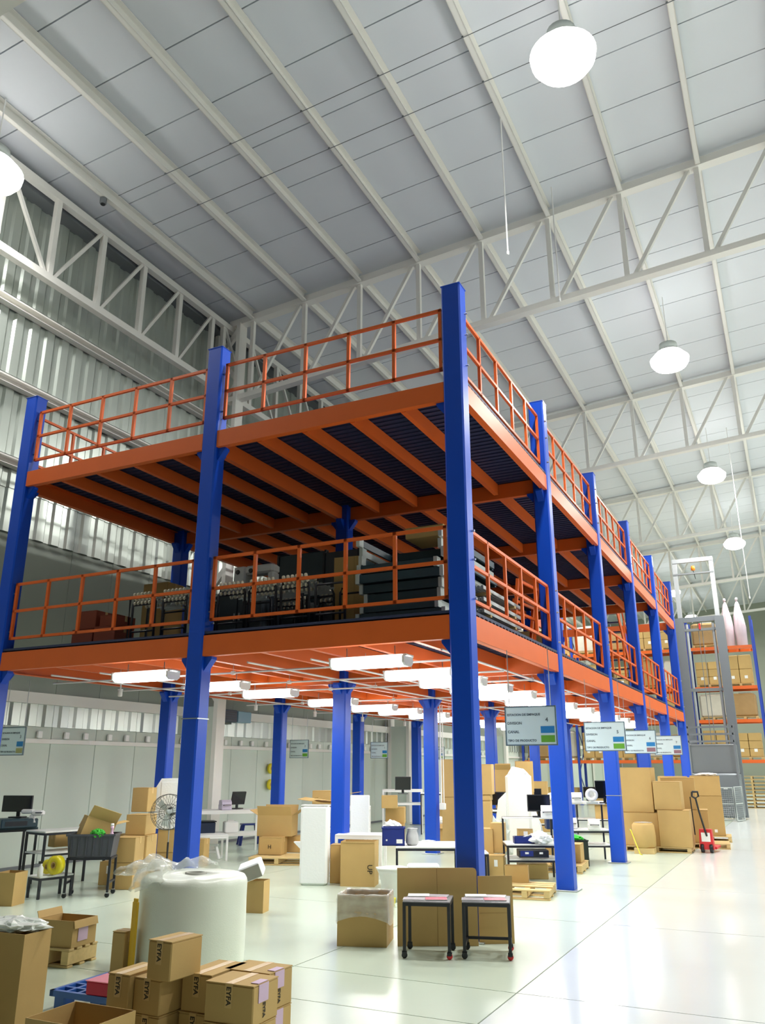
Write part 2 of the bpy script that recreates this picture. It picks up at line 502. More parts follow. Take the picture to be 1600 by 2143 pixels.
def gusset(sx, sy_, z):
    a = .5 * CW if sx else .5 * CD
    mb = MB()
    if sx:
        mb.prism([(sx * a, z), (sx * (a + .11), z), (sx * (a + .11), z - .03), (sx * a, z - .17)], -.05, .05, 'Y')
    else:
        mb.prism([(sy_ * a, z), (sy_ * (a + .11), z), (sy_ * (a + .11), z - .03), (sy_ * a, z - .17)], -.05, .05, 'X')
    return mb
gm = {}
rows = {'A': (XA, 'wall-side row'), 'B': (XB, 'middle row'), 'C': (XC, 'aisle-side row')}
cols = {}
m_bolt = MB().tube([(0, 0, 0), (.03, 0, 0)], .012, 6).mesh('bolt', M_BOLT)
for rk, (cx, rl) in rows.items():
    for j in range(6):
        t = thing('mezzanine_column', 'tall blue square steel mezzanine column, %s in the %s' % (NR[j], rl), 'column', (cx, j * SY, 0), 0, 'blue mezzanine columns')
        inst(m_shaft, 'shaft', t); inst(m_plate, 'base_plate', t); inst(m_cap, 'cap', t)
        if (rk, j) in (('B', 0), ('C', 2)):
            inst(m_band, 'joint_line', t, (0, 0, .1 if rk == 'B' else -.92))
        for zz in (ZLB - .004, ZUB - .004):
            for sx, s2 in ((1, 0), (-1, 0), (0, 1), (0, -1)):
                if (rk == 'A' and sx == -1) or (rk == 'C' and sx == 1) or (j == 0 and s2 == -1) or (j == 5 and s2 == 1):
                    continue
                key = (sx, s2, zz)
                if key not in gm:
                    gm[key] = gusset(sx, s2, zz).mesh('bracket', M_BLUE)
                inst(gm[key], 'bracket', t)
        if j == 0 and rk != 'A' or rk == 'C':
            for zz in (3.25, 3.68, 4.0, 6.0, 6.4, 6.68):
                if j == 0 and rk == 'C':
                    pass
                inst(m_bolt, 'bolt', t, (CW / 2, .05 if j == 0 else -.07, zz))

def channel(p, q, d, w, th=.012, open_to=1):
    """C channel from p to q, depth d (top at p.z), flange w to one side"""
    p, q = Vector(p), Vector(q)
    dr = (q - p).normalized(); s = Vector((-dr.y, dr.x, 0)) * open_to
    mb = MB()
    c = Vector((0, 0, -d / 2))
    mb.bar(p + c, q + c, th, d)
    for zz in (-th / 2, -d + th / 2):
        mb.bar(p + s * w / 2 + Vector((0, 0, zz)), q + s * w / 2 + Vector((0, 0, zz)), w, th)
    return mb
def make_deck(name, lab, zt, zb, nrow, jd):
    t = thing(name, lab, 'deck')
    d = zt - zb
    # edge and cross beams, one between every two columns
    for j in range(6):
        y = j * SY
        yy = y - (CD / 2 - .02 if j == 0 else 0)
        for (xa, xb) in ((XA, XB), (XB, XC)):
            channel((xa + CW / 2, yy, zt), (xb - CW / 2, yy, zt), d, .08).build('edge_beam' if j in (0, 5) else 'cross_beam', M_ORANGE, t)
    for rk, cx in (('A', XA), ('B', XB), ('C', XC)):
        for j in range(5):
            xx = cx + (CW / 2 - .02 if rk == 'C' else (-CW / 2 + .02 if rk == 'A' else 0))
            channel((xx, j * SY + CD / 2, zt), (xx, (j + 1) * SY - CD / 2, zt), d, .08, open_to=1 if rk != 'A' else -1).build('edge_beam' if rk != 'B' else 'spine_beam', M_ORANGE, t)
    dk = {}
    for j in range(nrow):
        for (xa, xb) in ((XA, XB), (XB, XC)):
            n = 5
            for i in range(1, n):
                x = xa + (xb - xa) * i / n
                channel((x, j * SY + .1, zt - .005), (x, (j + 1) * SY - .06, zt - .005), jd, .06).build('joist', M_ORANGE, t)
            # deck boards lie across the joists
            x0 = xa + (-.1 if xa == XA else 0); x1 = xb + (.1 if xb == XC else 0)
            nb = 6; bd = SY / nb
            for b in range(nb):
                ya = j * SY + b * bd + (-.08 if (j == 0 and b == 0 and nrow == 5) else (.06 if (j == 0 and b == 0) else 0)); yb = j * SY + (b + 1) * bd
                # notch round columns at bay corners
                k = (round(x1 - x0, 3), round(yb - ya, 3))
                if k not in dk:
                    mb = MB().b2((0, .002, 0), (k[0] - .003, k[1] - .002, .03))
                    for r in range(5):
                        mb.b2((0, k[1] * (r + .5) / 5 - .02, -.018), (k[0] - .003, k[1] * (r + .5) / 5 + .02, 0))
                    dk[k] = mb.mesh('deck_board', M_DECK)
                inst(dk[k], 'deck_board', t, (x0, ya, zt + .02))
    return t
lower = make_deck('lower_deck', 'lower orange-beamed mezzanine deck with the work benches and lights beneath it', ZLT, ZLB, 5, .18)
upper = make_deck('upper_deck', 'upper orange-beamed mezzanine deck above the stored racking parts', ZUT, ZUB, 4, .18)

def railing(p, q, zbase, lab, n=5, off=0.0):
    """railing of three rails and square posts between p and q"""
    p, q = Vector((p[0], p[1], zbase)), Vector((q[0], q[1], zbase))
    t = thing('safety_railing', lab, 'railing', p, math.atan2(q.y - p.y, q.x - p.x), 'orange safety railings of the mezzanine')
    L = (q - p).length
    for nm, z in (('bottom_rail', .2), ('mid_rail', .59), ('top_rail', .98)):
        MB().box((L / 2, 0, z), (L, .036, .036)).build(nm, M_ORANGE, t)
    pm = MB().b2((-.02, -.018, .182), (.02, .018, .998)).mesh('post', M_ORANGE)
    for i in range(n + 1):
        inst(pm, 'post', t, (max(.02, min(L - .02, L * i / n)), 0.0, 0))
    for i in (0, n):
        for zz in (.3, .85):
            inst(m_bolt, 'bolt', t, (-.03 if i == 0 else L, 0, zz))
    return t
for nm, zb in (('upper', ZUT), ('lower', ZLT)):
    yf = -.02
    railing((XA + CW / 2 + .03, yf), (XB - CW / 2 - .03, yf), zb, 'orange front railing of the %s deck, on the wall side bay' % nm)
    railing((XB + CW / 2 + .03, yf), (XC - CW / 2 - .03, yf), zb, 'orange front railing of the %s deck, on the aisle side bay' % nm)
    for j in range(5):
        railing((XC + .02, j * SY + CD / 2 + .03), (XC + .02, (j + 1) * SY - CD / 2 - .03), zb, 'orange aisle-side railing of the %s deck, %s bay from the front' % (nm, NR[j].replace('front', 'first').replace('last', 'sixth')))
    if nm == 'upper':
        for j in range(4):
            railing((XA - .02, j * SY + CD / 2 + .03), (XA - .02, (j + 1) * SY - CD / 2 - .03), zb, 'orange wall-side railing of the upper deck, %s bay from the front' % NR[j].replace('front', 'first'))

# strip lights under the lower deck
def strip(x, y, lab, proto=[None]):
    t = thing('strip_light', lab, 'lamp', (x, y, 2.66), 0, 'strip lights under the lower deck')
    if proto[0] is None:
        hs = MB().prism([(-.1, .06), (-.1, .037), (-.05, .05), (.05, .05), (.1, .037), (.1, .06)], -.48, .48, 'X').mesh('housing', M_WHITE)
        tb = [MB().prism([(-.12, .035), (-.115, -.03), (-.07, -.06), (.07, -.06), (.115, -.03), (.12, .035)], -.44, .44, 'X').mesh('tube_glare', M_TUBE, False)]  # one wide glowing prism; the two tubes and their glare put into its shape
        ec = [MB().prism([(-.123, .04), (-.118, -.032), (-.07, -.063), (.07, -.063), (.118, -.032), (.123, .04)], e - .012, e + .012, 'X').mesh('end_cap', M_WHITE) for e in (-.45, .45)]
        hg = [MB().tube([(e, 0, .06), (e, 0, .17)], .006, 6).mesh('hanger', M_ZINC) for e in (-.3, .3)]
        proto[0] = [hs] + tb + ec + hg
    for me in proto[0]:
        inst(me, me.name, t)
    L = bpy.data.lights.new('strip_glow', 'AREA'); L.shape = 'RECTANGLE'; L.size = .9; L.size_y = .16
    L.energy = TUBE_W; L.spread = math.pi; L.color = (.96, 1, .96)
    lo = bpy.data.objects.new('strip_glow', L); COL.objects.link(lo); lo.parent = t; lo.location = (0, 0, -.075)
ORD = ['first', 'second', 'third', 'fourth', 'fifth', 'sixth', 'seventh', 'eighth', 'ninth', 'tenth', 'eleventh', 'twelfth', 'thirteenth', 'fourteenth']
for i, y in enumerate((.12, 1.5, 2.6, 3.75, 5.0, 6.4, 7.8, 9.3, 10.7, 12.1, 13.4, 14.7, 16.2)):
    strip(-1.15, y, 'glowing twin tube strip light under the aisle-side bay, %s from the front' % ORD[i])
for i, y in enumerate((.14, 1.68, 3.0, 5.0, 6.65, 7.85, 9.4, 11.0, 12.6, 14.2, 16.0)):
    strip(-4.4, y, 'glowing twin tube strip light under the wall-side bay, %s from the front' % ORD[i])
# ------------------------------------------------------------ builders for the things on the floor
def carton(x, y, w, d, h, rz, label, z=0.0, tape='x', lab=None, txt=None, group='cardboard cartons', name='carton', m=None, strip=True):
    """closed carton; tape seam along local x or y; lab = list of faces with a lilac or white label"""
    m = m or M_CARD
    t = thing(name, label, 'carton', (x, y, z), rz, group)
    MB().cham((0, 0, (h - .006) / 2), (w, d, h - .006), .006).build('body', m, t)
    g = .003
    if tape == 'x':
        for s in (-1, 1):
            MB().box((0, s * (d / 4 + g / 2), h - .003), (w, d / 2 - g, .006)).build('flap', m, t)
        if strip:
            tp = MB().box((0, 0, h + .0008), (w + .002, .05, .0016))
            for s in (-1, 1):
                tp.box((s * (w / 2 + .0012), 0, h - .04), (.0022, .05, .08))
            tp.build('tape', M_TAPE, t)
    else:
        for s in (-1, 1):
            MB().box((s * (w / 4 + g / 2), 0, h - .003), (w / 2 - g, d, .006)).build('flap', m, t)
        if strip:
            tp = MB().box((0, 0, h + .0008), (.05, d + .002, .0016))
            for s in (-1, 1):
                tp.box((0, s * (d / 2 + .0012), h - .04), (.05, .0022, .08))
            tp.build('tape', M_TAPE, t)
    for (face, col, fw, fh, ou, oz) in (lab or []):
        mm = M_LILAC if col == 'l' else M_PAPER
        if face == '-y':
            MB().box((ou, -d / 2 - .0025, oz), (fw, .003, fh)).build('label_sheet', mm, t)
        elif face == '+x':
            MB().box((w / 2 + .0025, ou, oz), (.003, fw, fh)).build('label_sheet', mm, t)
        elif face == '-x':
            MB().box((-w / 2 - .0025, ou, oz), (.003, fw, fh)).build('label_sheet', mm, t)
        elif face == 'top':
            MB().box((ou, oz, h + .003), (fw, fh, .003)).build('label_sheet', mm, t)
    for (body, size, face, ou, oz, rot) in (txt or []):
        if face == '-y':
            o = text(body, size, M_INK, t, (ou, -d / 2 - .0045, oz), bold=.0008)
            o.rotation_euler = (Matrix.Rotation(math.pi / 2, 3, 'X') @ Matrix.Rotation(rot, 3, 'Z')).to_euler()
        else:
            o = text(body, size, M_INK, t, (w / 2 + .0045, ou, oz), bold=.0008)
            o.rotation_euler = (Matrix.Rotation(math.pi / 2, 3, 'Z') @ Matrix.Rotation(math.pi / 2, 3, 'X') @ Matrix.Rotation(rot, 3, 'Z')).to_euler()
    return t

def open_carton(x, y, w, d, h, rz, label, z=0.0, flaps=(), group='cardboard cartons', tilt=(0, 0), fl=None):
    t = thing('open_carton', label, 'carton', (x, y, z), rz, group)
    t.rotation_euler = (tilt[0], tilt[1], rz)
    th = .005
    MB().b2((-w / 2, -d / 2, 0), (w / 2, -d / 2 + th, h)).b2((-w / 2, d / 2 - th, 0), (w / 2, d / 2, h)).b2((-w / 2, -d / 2 + th, 0), (-w / 2 + th, d / 2 - th, h)).b2((w / 2 - th, -d / 2 + th, 0), (w / 2, d / 2 - th, h)).b2((-w / 2 + th, -d / 2 + th, 0), (w / 2 - th, d / 2 - th, th)).build('body', M_CARD, t)
    for side, ang in flaps:
        a = math.radians(ang)
        L = fl or (d / 2 if side in ('-y', '+y') else w / 2) * .95
        sx = {'+x': (1, 0), '-x': (-1, 0), '+y': (0, 1), '-y': (0, -1)}[side]
        ln = (d if sx[0] else w) * .98
        ca, sa = math.cos(a), math.sin(a)
        # direction from the hinge: up*cos + out*sin
        hx, hy = sx[0] * w / 2, sx[1] * d / 2
        e = Vector((sx[0] * sa, sx[1] * sa, ca))
        nrm = Vector((sx[0] * ca, sx[1] * ca, -sa)) * th
        along = Vector((abs(sx[1]), abs(sx[0]), 0)) * ln / 2
        p = Vector((hx, hy, h))
        V = [p - along, p + along, p + along + e * L, p - along + e * L]
        V += [q - nrm for q in V]
        MB().add(V, ((0, 1, 2, 3), (7, 6, 5, 4), (0, 4, 5, 1), (1, 5, 6, 2), (2, 6, 7, 3), (3, 7, 4, 0))).build('flap', M_CARD, t)
    return t

def table(name, label, x, y, rz, w, d, h, top=None, frame=None, shelves=(), leg=.028, cat='table', group=None, casters=False, feet=0.0, back=0.0, th=.022):
    top = top or M_LAM; frame = frame or M_BLACK
    t = thing(name, label, cat, (x, y, 0), rz, group)
    MB().cham((0, 0, h - th / 2), (w, d, th), .004).build('table_top', top, t)
    lo = .055 if casters else 0
    k = 0
    for sx in (-1, 1):
        for sy in (-1, 1):
            lx, ly = sx * (w / 2 - leg / 2), sy * (d / 2 - leg / 2)
            MB().b2((lx - leg / 2, ly - leg / 2, lo), (lx + leg / 2, ly + leg / 2, (h - th) if not (back and sy > 0) else h + back)).build('leg', frame, t)
            if casters:
                c = MB().lathe([(.01, -.014), (.024, -.014), (.026, 0), (.024, .014), (.01, .014)], (lx, ly, .026), 12, 'Y').build('caster', M_RED if ((casters == 'red1' and sx > 0 and sy < 0) or (casters == 'mixed' and sx > 0)) else M_PLASTB, t, True)
                MB().b2((lx - .02, ly - .018, .03), (lx + .02, ly - .015, .058)).b2((lx - .02, ly + .015, .03), (lx + .02, ly + .018, .058)).b2((lx - .02, ly - .018, .052), (lx + .02, ly + .018, .058)).build('caster_fork', M_BLACK, t)
    fr = MB()
    zz = h - th - leg / 2
    for s in (-1, 1):
        fr.box((0, s * (d / 2 - leg / 2), zz), (w - 2 * leg, leg * .9, leg)).box((s * (w / 2 - leg / 2), 0, zz), (leg * .9, d - 2 * leg, leg))
    fr.build('frame', frame, t)
    for sz in shelves:
        MB().box((0, 0, sz - .008), (w - .01, d - .01, .016)).build('shelf', top, t)
        f2 = MB()
        for s in (-1, 1):
            f2.box((0, s * (d / 2 - leg / 2), sz - .03), (w - 2 * leg, leg * .8, leg * .9))
        f2.build('shelf_rail', frame, t)
    if back:
        MB().box((0, d / 2 - leg / 2, h + back - leg / 2), (w - 2 * leg, leg * .9, leg)).build('back_rail', frame, t)
    return t

def pallet(x, y, rz, label, w=1.0, d=.8, z=0.0, h=.12, group='wooden pallets', nb=6, drop=()):
    t = thing('wooden_pallet', label, 'pallet', (x, y, z), rz, group)
    bw = d / nb * .72
    for i in range(nb):
        if i in drop:
            continue
        yy = -d / 2 + bw / 2 + i * (d - bw) / (nb - 1)
        MB().cham((0, yy, h - .009), (w, bw, .018), .003).build('deck_plank', M_WOOD, t)
    for s in (-1, 0, 1):
        MB().cham((s * (w / 2 - .04), 0, h / 2 + .002), (.07, d, h - .04), .003).build('stringer', M_WOOD, t)
    for s in (-1, 0, 1):
        MB().cham((0, s * (d / 2 - bw / 2), .009), (w, bw, .018), .003).build('bottom_plank', M_WOOD, t)
    return t

def monitor(x, y, z, rz, label, w=.36, h=.24, tilt=0.0):
    t = thing('monitor', label, 'monitor', (x, y, z), rz)
    MB().cham((0, .06, .008), (.2, .16, .016), .004).build('stand_base', M_PLASTB, t)
    MB().bar((0, .07, .016), (0, .06, .2), .05, .02).build('stand_post', M_PLASTB, t)
    R = Matrix.Rotation(tilt, 3, 'X')
    MB().box((0, .02, .08 + h / 2), (w, .035, h), M=R).build('casing', M_PLASTB, t)
    MB().box(Vector((0, .02, .08 + h / 2)) + R @ Vector((0, -.0185, 0)), (w - .03, .003, h - .03), M=R).build('screen', M_SCREEN, t)
    MB().box(Vector((0, .02, .08 + h / 2)) + R @ Vector((0, .02, 0)), (.05, .004, .05), M=R).build('mount_plate', M_ZINC, t)
    return t

def label_printer(x, y, z, rz, label, m=None):
    t = thing('label_printer', label, 'printer', (x, y, z), rz)
    m = m or M_WHITE
    MB().cham((0, 0, .05), (.2, .26, .1), .012).build('base', m, t)
    MB().prism([(-.13, .1), (.12, .1), (.1, .17), (-.06, .18), (-.12, .14)], -.095, .095, 'X').build('lid', m, t)
    MB().box((0, -.132, .085), (.15, .004, .012)).build('slot', M_PLASTB, t)
    MB().box((0, -.15, .082), (.11, .05, .002)).build('label_strip', M_PAPER, t)
    return t

def crumple(mb_prof, n, amp, seed, scale_z=1.0):
    rnd = random.Random(seed)
    V, F = mb_prof.v, mb_prof.f
    mb_prof.v = [(p[0] + rnd.uniform(-amp, amp), p[1] + rnd.uniform(-amp, amp), p[2] + rnd.uniform(-amp, amp) * scale_z) for p in V]
    return mb_prof

def film_bundle(x, y, z, s, label, seed, name='film_bundle', m=None, cat='film'):
    """crumpled heap of plastic film or foam"""
    from mathutils import noise
    t = thing(name, label, cat, (x, y, z))
    n, k = 28, 14
    V = []; F = []
    for i in range(k + 1):
        ph = math.pi * i / k
        for j in range(n):
            th = 2 * math.pi * j / n
            p = Vector((math.sin(ph) * math.cos(th), math.sin(ph) * math.sin(th), math.cos(ph)))
            q = p * (1 + .42 * noise.noise(p * 2.3 + Vector((seed, 0, 0))) + .22 * noise.noise(p * 5.7 + Vector((0, seed, 0))))
            V.append((q.x * s[0] / 2, q.y * s[1] / 2, max(.0, (q.z + .85) * s[2] / 1.9)))
    for i in range(k):
        for j in range(n):
            F.append((i * n + j, i * n + (j + 1) % n, (i + 1) * n + (j + 1) % n, (i + 1) * n + j))
    MB().add(V, F).build('sheet', m or M_FOAM, t)
    return t

def tape_roll(x, y, z, label, r=.11, w=.06, axis='X', m=None):
    t = thing('tape_roll', label, 'tape roll', (x, y, z))
    MB().lathe([(r * .35, -w / 2), (r, -w / 2), (r, w / 2), (r * .35, w / 2), (r * .35, -w / 2)], n=22, axis=axis).build('tape_winding', m or M_YELLOW, t, True)
    MB().lathe([(r * .28, -w / 2 - .004), (r * .36, -w / 2 - .004), (r * .36, w / 2 + .004), (r * .28, w / 2 + .004), (r * .28, -w / 2 - .004)], n=18, axis=axis).build('core', M_CARD, t, True)
    return t

# ------------------------------------------------------------ hanging station signs
def sign(x, y, z, w, h, label, num, c2, rz=0.0):
    t = thing('station_sign', label, 'sign', (x, y, z), rz, 'station signs hung under the lower deck')
    MB().b2((-w / 2, -.006, -h / 2), (w / 2, .006, h / 2)).build('board', mat('sign_board', (214, 232, 232), .45), t)
    fr = MB()
    for s in (-1, 1):
        fr.box((0, 0, s * (h / 2 + .004)), (w + .02, .02, .012)).box((s * (w / 2 + .004), 0, 0), (.012, .02, h))
    fr.build('frame', mat('sign_frame', (90, 110, 120), .4), t)
    ink = mat('sign_ink', (96, 108, 112), .6)
    for i, (s, sz) in enumerate((('ESTACION DE EMPAQUE', .085), ('DIVISION', .1), ('CANAL', .1), ('TIPO DE PRODUCTO', .085))):
        text(s, sz * h, ink, t, (-w * .47, -.0075, h * (.32 - .23 * i) - .02), bold=.0009)
    text(num, .16 * h, ink, t, (w * .3, -.0075, h * .1), bold=.001)
    MB().b2((w * .2, -.0085, -h * .2), (w * .47, -.0062, -h * .02)).build('blue_patch', mat('sign_blue', (38, 128, 190), .5), t)
    MB().b2((w * .2, -.0085, -h * .44), (w * .47, -.0062, -h * .26)).build('colour_patch', c2, t)
    for s in (-1, 1):
        MB().tube([(s * w * .42, 0, h / 2), (s * w * .42, 0, ZLB - z - .005)], .005, 6).build('hanger', M_ZINC, t)
SG = mat('sign_green', (104, 170, 50), .5); SM = mat('sign_mauve', (150, 112, 120), .5); ST = mat('sign_tan', (170, 170, 110), .5)
sign(.38, 1.0, 1.985, .56, .4, 'grey station sign with blue and green patches just behind the front aisle column', '4', SG)
sign(.45, 4.6, 1.985, .58, .4, 'white station sign with blue and bright green patches, second along the aisle', '5', SG)
sign(.36, 8.2, 2.0, .57, .4, 'white station sign with blue and mauve patches, third along the aisle', '6', SM)
sign(.38, 11.8, 2.02, .57, .4, 'white station sign with blue and mauve patches, fourth and farthest along the aisle', '7', SM)
sign(-7.72, 1.03, 1.93, .5, .4, 'grey station sign at the left edge in front of the concrete wall', '3', ST)
sign(-7.75, 9.3, 1.97, .5, .4, 'white station sign beside the third wall-side column', '2', SG)
sign(-6.5, 11.1, 1.96, .46, .38, 'small white station sign beside the fourth wall-side column', '1', SG)
sign(-6.6, 15.2, 1.95, .4, .34, 'tiny far station sign by the white pilaster of the wall', '8', SG)

# conduits and spot heads under the lower deck
def conduit(pts, label):
    t = thing('conduit', label, 'conduit', pts[0], 0, 'white conduits under the lower deck')
    p0 = Vector(pts[0])
    MB().tube([Vector(p) - p0 for p in pts], .013, 6).build('pipe', M_WHITE, t)
    a, b = Vector(pts[0]) - p0, Vector(pts[-1]) - p0
    for k in (.2, .5, .8):
        c = a.lerp(b, k)
        MB().box(c, (.045, .045, .045)).build('junction', M_WHITE, t)
        MB().tube([c + Vector((0, 0, .01)), c + Vector((0, 0, ZLB - pts[0][2] + .03))], .004, 5).build('hanger', M_ZINC, t)
for i, x in enumerate((-6.2, -5.3, -2.9, -2.0, -.35)):
    conduit([(x, .25, 2.77 - .012 * (i % 2)), (x, 17.6, 2.77 - .012 * (i % 2))], 'white lengthwise conduit under the deck, %s from the wall' % ORD[i])
for i, y in enumerate((.75, 2.1, 3.3, 5.6, 8.3, 11.2)):
    conduit([(-6.7, y, 2.72), (-.25, y, 2.72)], 'white crosswise conduit under the deck, %s from the front' % ORD[i])
def spot(x, y, label):
    t = thing('spot_head', label, 'spotlight', (x, y, 2.68), 0, 'white spot heads under the deck')
    MB().tube([(0, 0, .1), (0, 0, 0)], .012, 6).build('stem', M_WHITE, t)
    MB().lathe([(.03, 0), (.035, -.02), (.035, -.09), (.03, -.1)], n=12).build('head', M_WHITE, t, True)
    MB().lathe([(.04, .01), (.04, -.01)], n=10).build('joint', M_WHITE, t)
for i, (x, y) in enumerate(((-6.2, 1.6), (-6.2, 3.4), (-6.2, 5.2), (-6.2, 7.4), (-6.2, 9.6), (-6.2, 12))):
    spot(x, y, 'small white spot head hanging from the wall-side conduit, %s from the front' % ORD[i])

# wall things under the deck
t = thing('wall_air_unit', 'dark boxy air unit high on the left wall behind the second front column', 'air unit', (X0 + .22, 6.9, 2.62))
MB().cham((0, 0, 0), (.28, .5, .26), .012).build('casing', mat('air_unit_dark', (40, 54, 70), .4), t)
MB().cham((0, .55, .0), (.26, .5, .24), .012).build('side_casing', mat('air_unit_blue', (120, 160, 180), .3), t)
for k in range(4):
    MB().b2((.142, -.2, -.08 + k * .05), (.15, .2, -.065 + k * .05)).build('louvre', M_PLASTB, t)
MB().b2((-.14, -.2, -.17), (.05, -.17, -.13)).b2((-.14, .17, -.17), (.05, .2, -.13)).build('bracket', M_ZINC, t)
for i, zz in enumerate((1.52, 1.16)):
    tape_roll(X0 + .1, 8.95, zz, 'round yellow reel hung on the wall beside a blue column, %s of the pair' % ['upper', 'lower'][i], .12, .05, 'X')

# ------------------------------------------------------------ front left pile of cartons
FT = [('EYFA', .05, '-y', -.017, .17, -math.pi / 2)]
def small(x, y, w, d, h, rz, label, z=0, lab=None, txt=True, rt=False):
    c = carton(x, y, w, d, h, rz, label, z, tape='y', lab=lab, group='small taped cartons in the front pile')
    MB().box((0, -d / 2 - .0018, h - h * .3), (.045, .002, h * .6)).build('tape', M_TAPE, c)
    if txt:
        o = text('EYFA', .042, M_INK, c, (-.014, -d / 2 - .0032, h * .93), bold=.0012)
        o.rotation_euler = (Matrix.Rotation(math.pi / 2, 3, 'X') @ Matrix.Rotation(-math.pi / 2, 3, 'Z')).to_euler()
    if rt:
        o = text('EYFA', .034, M_INK, c, (w / 2 + .0032, -.03, h * .52), bold=.0008)
        o.rotation_euler = (Matrix.Rotation(math.pi / 2, 3, 'Z') @ Matrix.Rotation(math.pi / 2, 3, 'X') @ Matrix.Rotation(-math.pi / 2, 3, 'Z')).to_euler()
    return c
HB = .2
small(-.04, -3.64, .32, .26, HB, .03, 'large taped carton at the front right top of the pile, lilac label over its edge', HB, [('+x', 'l', .1, .09, -.03, HB * .76), ('top', 'l', .05, .1, .133, -.03)], rt=True)
small(-.04, -3.65, .32, .26, HB, .02, 'taped carton at the bottom front right of the pile under the lilac-labelled one', 0)
small(-.12, -3.36, .32, .25, HB, .0, 'taped carton at the back right top of the pile with a lilac label', HB, [('+x', 'l', .1, .09, -.02, HB * .76), ('top', 'l', .05, .1, .133, -.02)], rt=True)
small(-.12, -3.36, .32, .25, HB, .0, 'bottom back right carton of the pile showing a lilac label', 0, [('+x', 'l', .12, .1, -.03, HB * .72)])
small(-.345, -3.49, .21, .36, HB, .02, 'narrow taped carton in the upper middle of the pile beside the large one', HB)
small(-.345, -3.50, .21, .36, HB, .0, 'narrow taped carton in the lower middle of the pile', 0)
small(-.565, -3.68, .2, .3, .185, -.02, 'taped carton under the topmost box of the pile', HB)
small(-.565, -3.68, .2, .3, HB, .0, 'bottom carton under the pile\'s topmost column', 0)
small(-.455, -3.74, .18, .26, .205, -.06, 'topmost taped carton crowning the front pile', HB + .192)
small(-.755, -3.72, .16, .3, HB, .03, 'taped carton at the upper left end of the pile by the red box', HB)
small(-.755, -3.72, .16, .3, HB, .0, 'bottom carton at the left end of the pile', 0)
# tall open carton with film, low open carton
t = open_carton(-1.47, -4.01, .36, .21, .6, .04, 'tall narrow open carton at the bottom left edge with clear film over its top', flaps=())
film_bundle(-1.52, -3.98, .585, (.44, .26, .075), 'white plastic film lying over the tall open carton', 3.0, 'film_sheet', M_WFILM)
open_carton(-.62, -4.27, .43, .35, .3, .02, 'low wide open carton at the bottom edge in front of the blue pallet')
carton(-1.75, -4.35, .3, .3, .4, .1, 'small carton corner at the lowest left edge of the picture', 0)
# plastic pallet, red box
t = thing('plastic_pallet', 'blue plastic pallet on the floor behind the low open carton', 'pallet', (-1.38, -3.12, 0), .03)
MPB = mat('blue_plastic', (44, 92, 168), .35)
g = MB()
for i in range(6):
    g.b2((-.37, -.27 + i * .1 - .012, .095), (.37, -.27 + i * .1 + .012, .12))
for i in range(8):
    g.b2((-.36 + i * .1 - .012, -.27, .094), (-.36 + i * .1 + .012, .25, .119))
g.build('deck_grid', MPB, t)
MB().b2((-.38, -.29, .085), (.38, -.262, .122)).b2((-.38, .25, .085), (.38, .278, .122)).b2((-.38, -.29, .085), (-.35, .278, .122)).b2((.35, -.29, .085), (.38, .278, .122)).build('rim', MPB, t)
for i in (-1, 0, 1):
    for j in (-1, 1):
        MB().cham((i * .31, j * .22, .045), (.1, .1, .09), .01).build('foot', MPB, t)
t = thing('red_box', 'flat crimson box with a pink top lying on the blue plastic pallet', 'box', (-1.25, -3.29, .122), .06)
MB().cham((0, 0, .04), (.4, .22, .08), .006).build('body', mat('crimson_card', (176, 16, 62), .4), t)
MB().cham((0, 0, .083), (.41, .23, .006), .002).build('lid', mat('pink_film', (232, 140, 160), .15), t)
# box on broken pallet
pallet(-2.78, -2.36, .12, 'short piece of wooden pallet under a torn carton at the left', .45, .36, h=.14, nb=4)
t = open_carton(-2.74, -2.36, .36, .3, .2, .12, 'torn carton with a lilac label resting on the short pallet', z=.142, flaps=(('+x', 165), ('-x', 20)), fl=.06)
MB().box((.1825, -.02, .12), (.003, .12, .16)).build('label_sheet', M_LILAC, t)
carton(-2.076, -2.396, .12, .14, .3, .1, 'small dark carton half hidden behind the big white roll', 0)
t = thing('yellow_board', 'narrow yellow board standing upright against the big white roll', 'board', (-1.945, -2.436), -.3)
MB().cham((0, 0, .26), (.07, .02, .52), .003).build('board', mat('yellow_board', (226, 178, 20), .5), t)
MB().cham((0, 0, .53), (.05, .018, .03), .003).build('top_edge', mat('yellow_board', (226, 178, 20), .5), t)

# big bubble film roll
t = thing('bubble_roll', 'big upright roll of white bubble film wrapped in loose clear plastic', 'film roll', (-1.74, -1.97, 0))
from mathutils import noise as N3
R0, H0 = .44, .69
V = []; Fc = []; n = 64
prof = [(R0 * .98, 0), (R0, .02)] + [(R0, .02 + (H0 - .08) * i / 16) for i in range(1, 17)] + [(R0 * .985, H0 - .035), (R0 * .95, H0 - .012), (R0 * .85, H0), (R0 * .55, H0 + .004), (.1, H0 + .002), (.085, H0 - .1)]
for i, (r, z) in enumerate(prof):
    for k in range(n):
        a = 2 * math.pi * k / n
        q = r * (1 + .010 * N3.noise(Vector((math.cos(a) * 2, math.sin(a) * 2, z * 3))) + .006 * N3.noise(Vector((math.cos(a) * 9, math.sin(a) * 9, z * 2))))
        zz = z + (.012 * N3.noise(Vector((math.cos(a) * 3 * r / R0, math.sin(a) * 3 * r / R0, 4))) if z > .6 else 0)
        V.append((q * math.cos(a), q * math.sin(a), zz))
for i in range(len(prof) - 1):
    for k in range(n):
        j = (k + 1) % n
        Fc.append((i * n + k, i * n + j, (i + 1) * n + j, (i + 1) * n + k))
M_BUB = mat('bubble_film', (232, 236, 222), .3, vary=.04, scale=3, bump=.10, bscale=110)
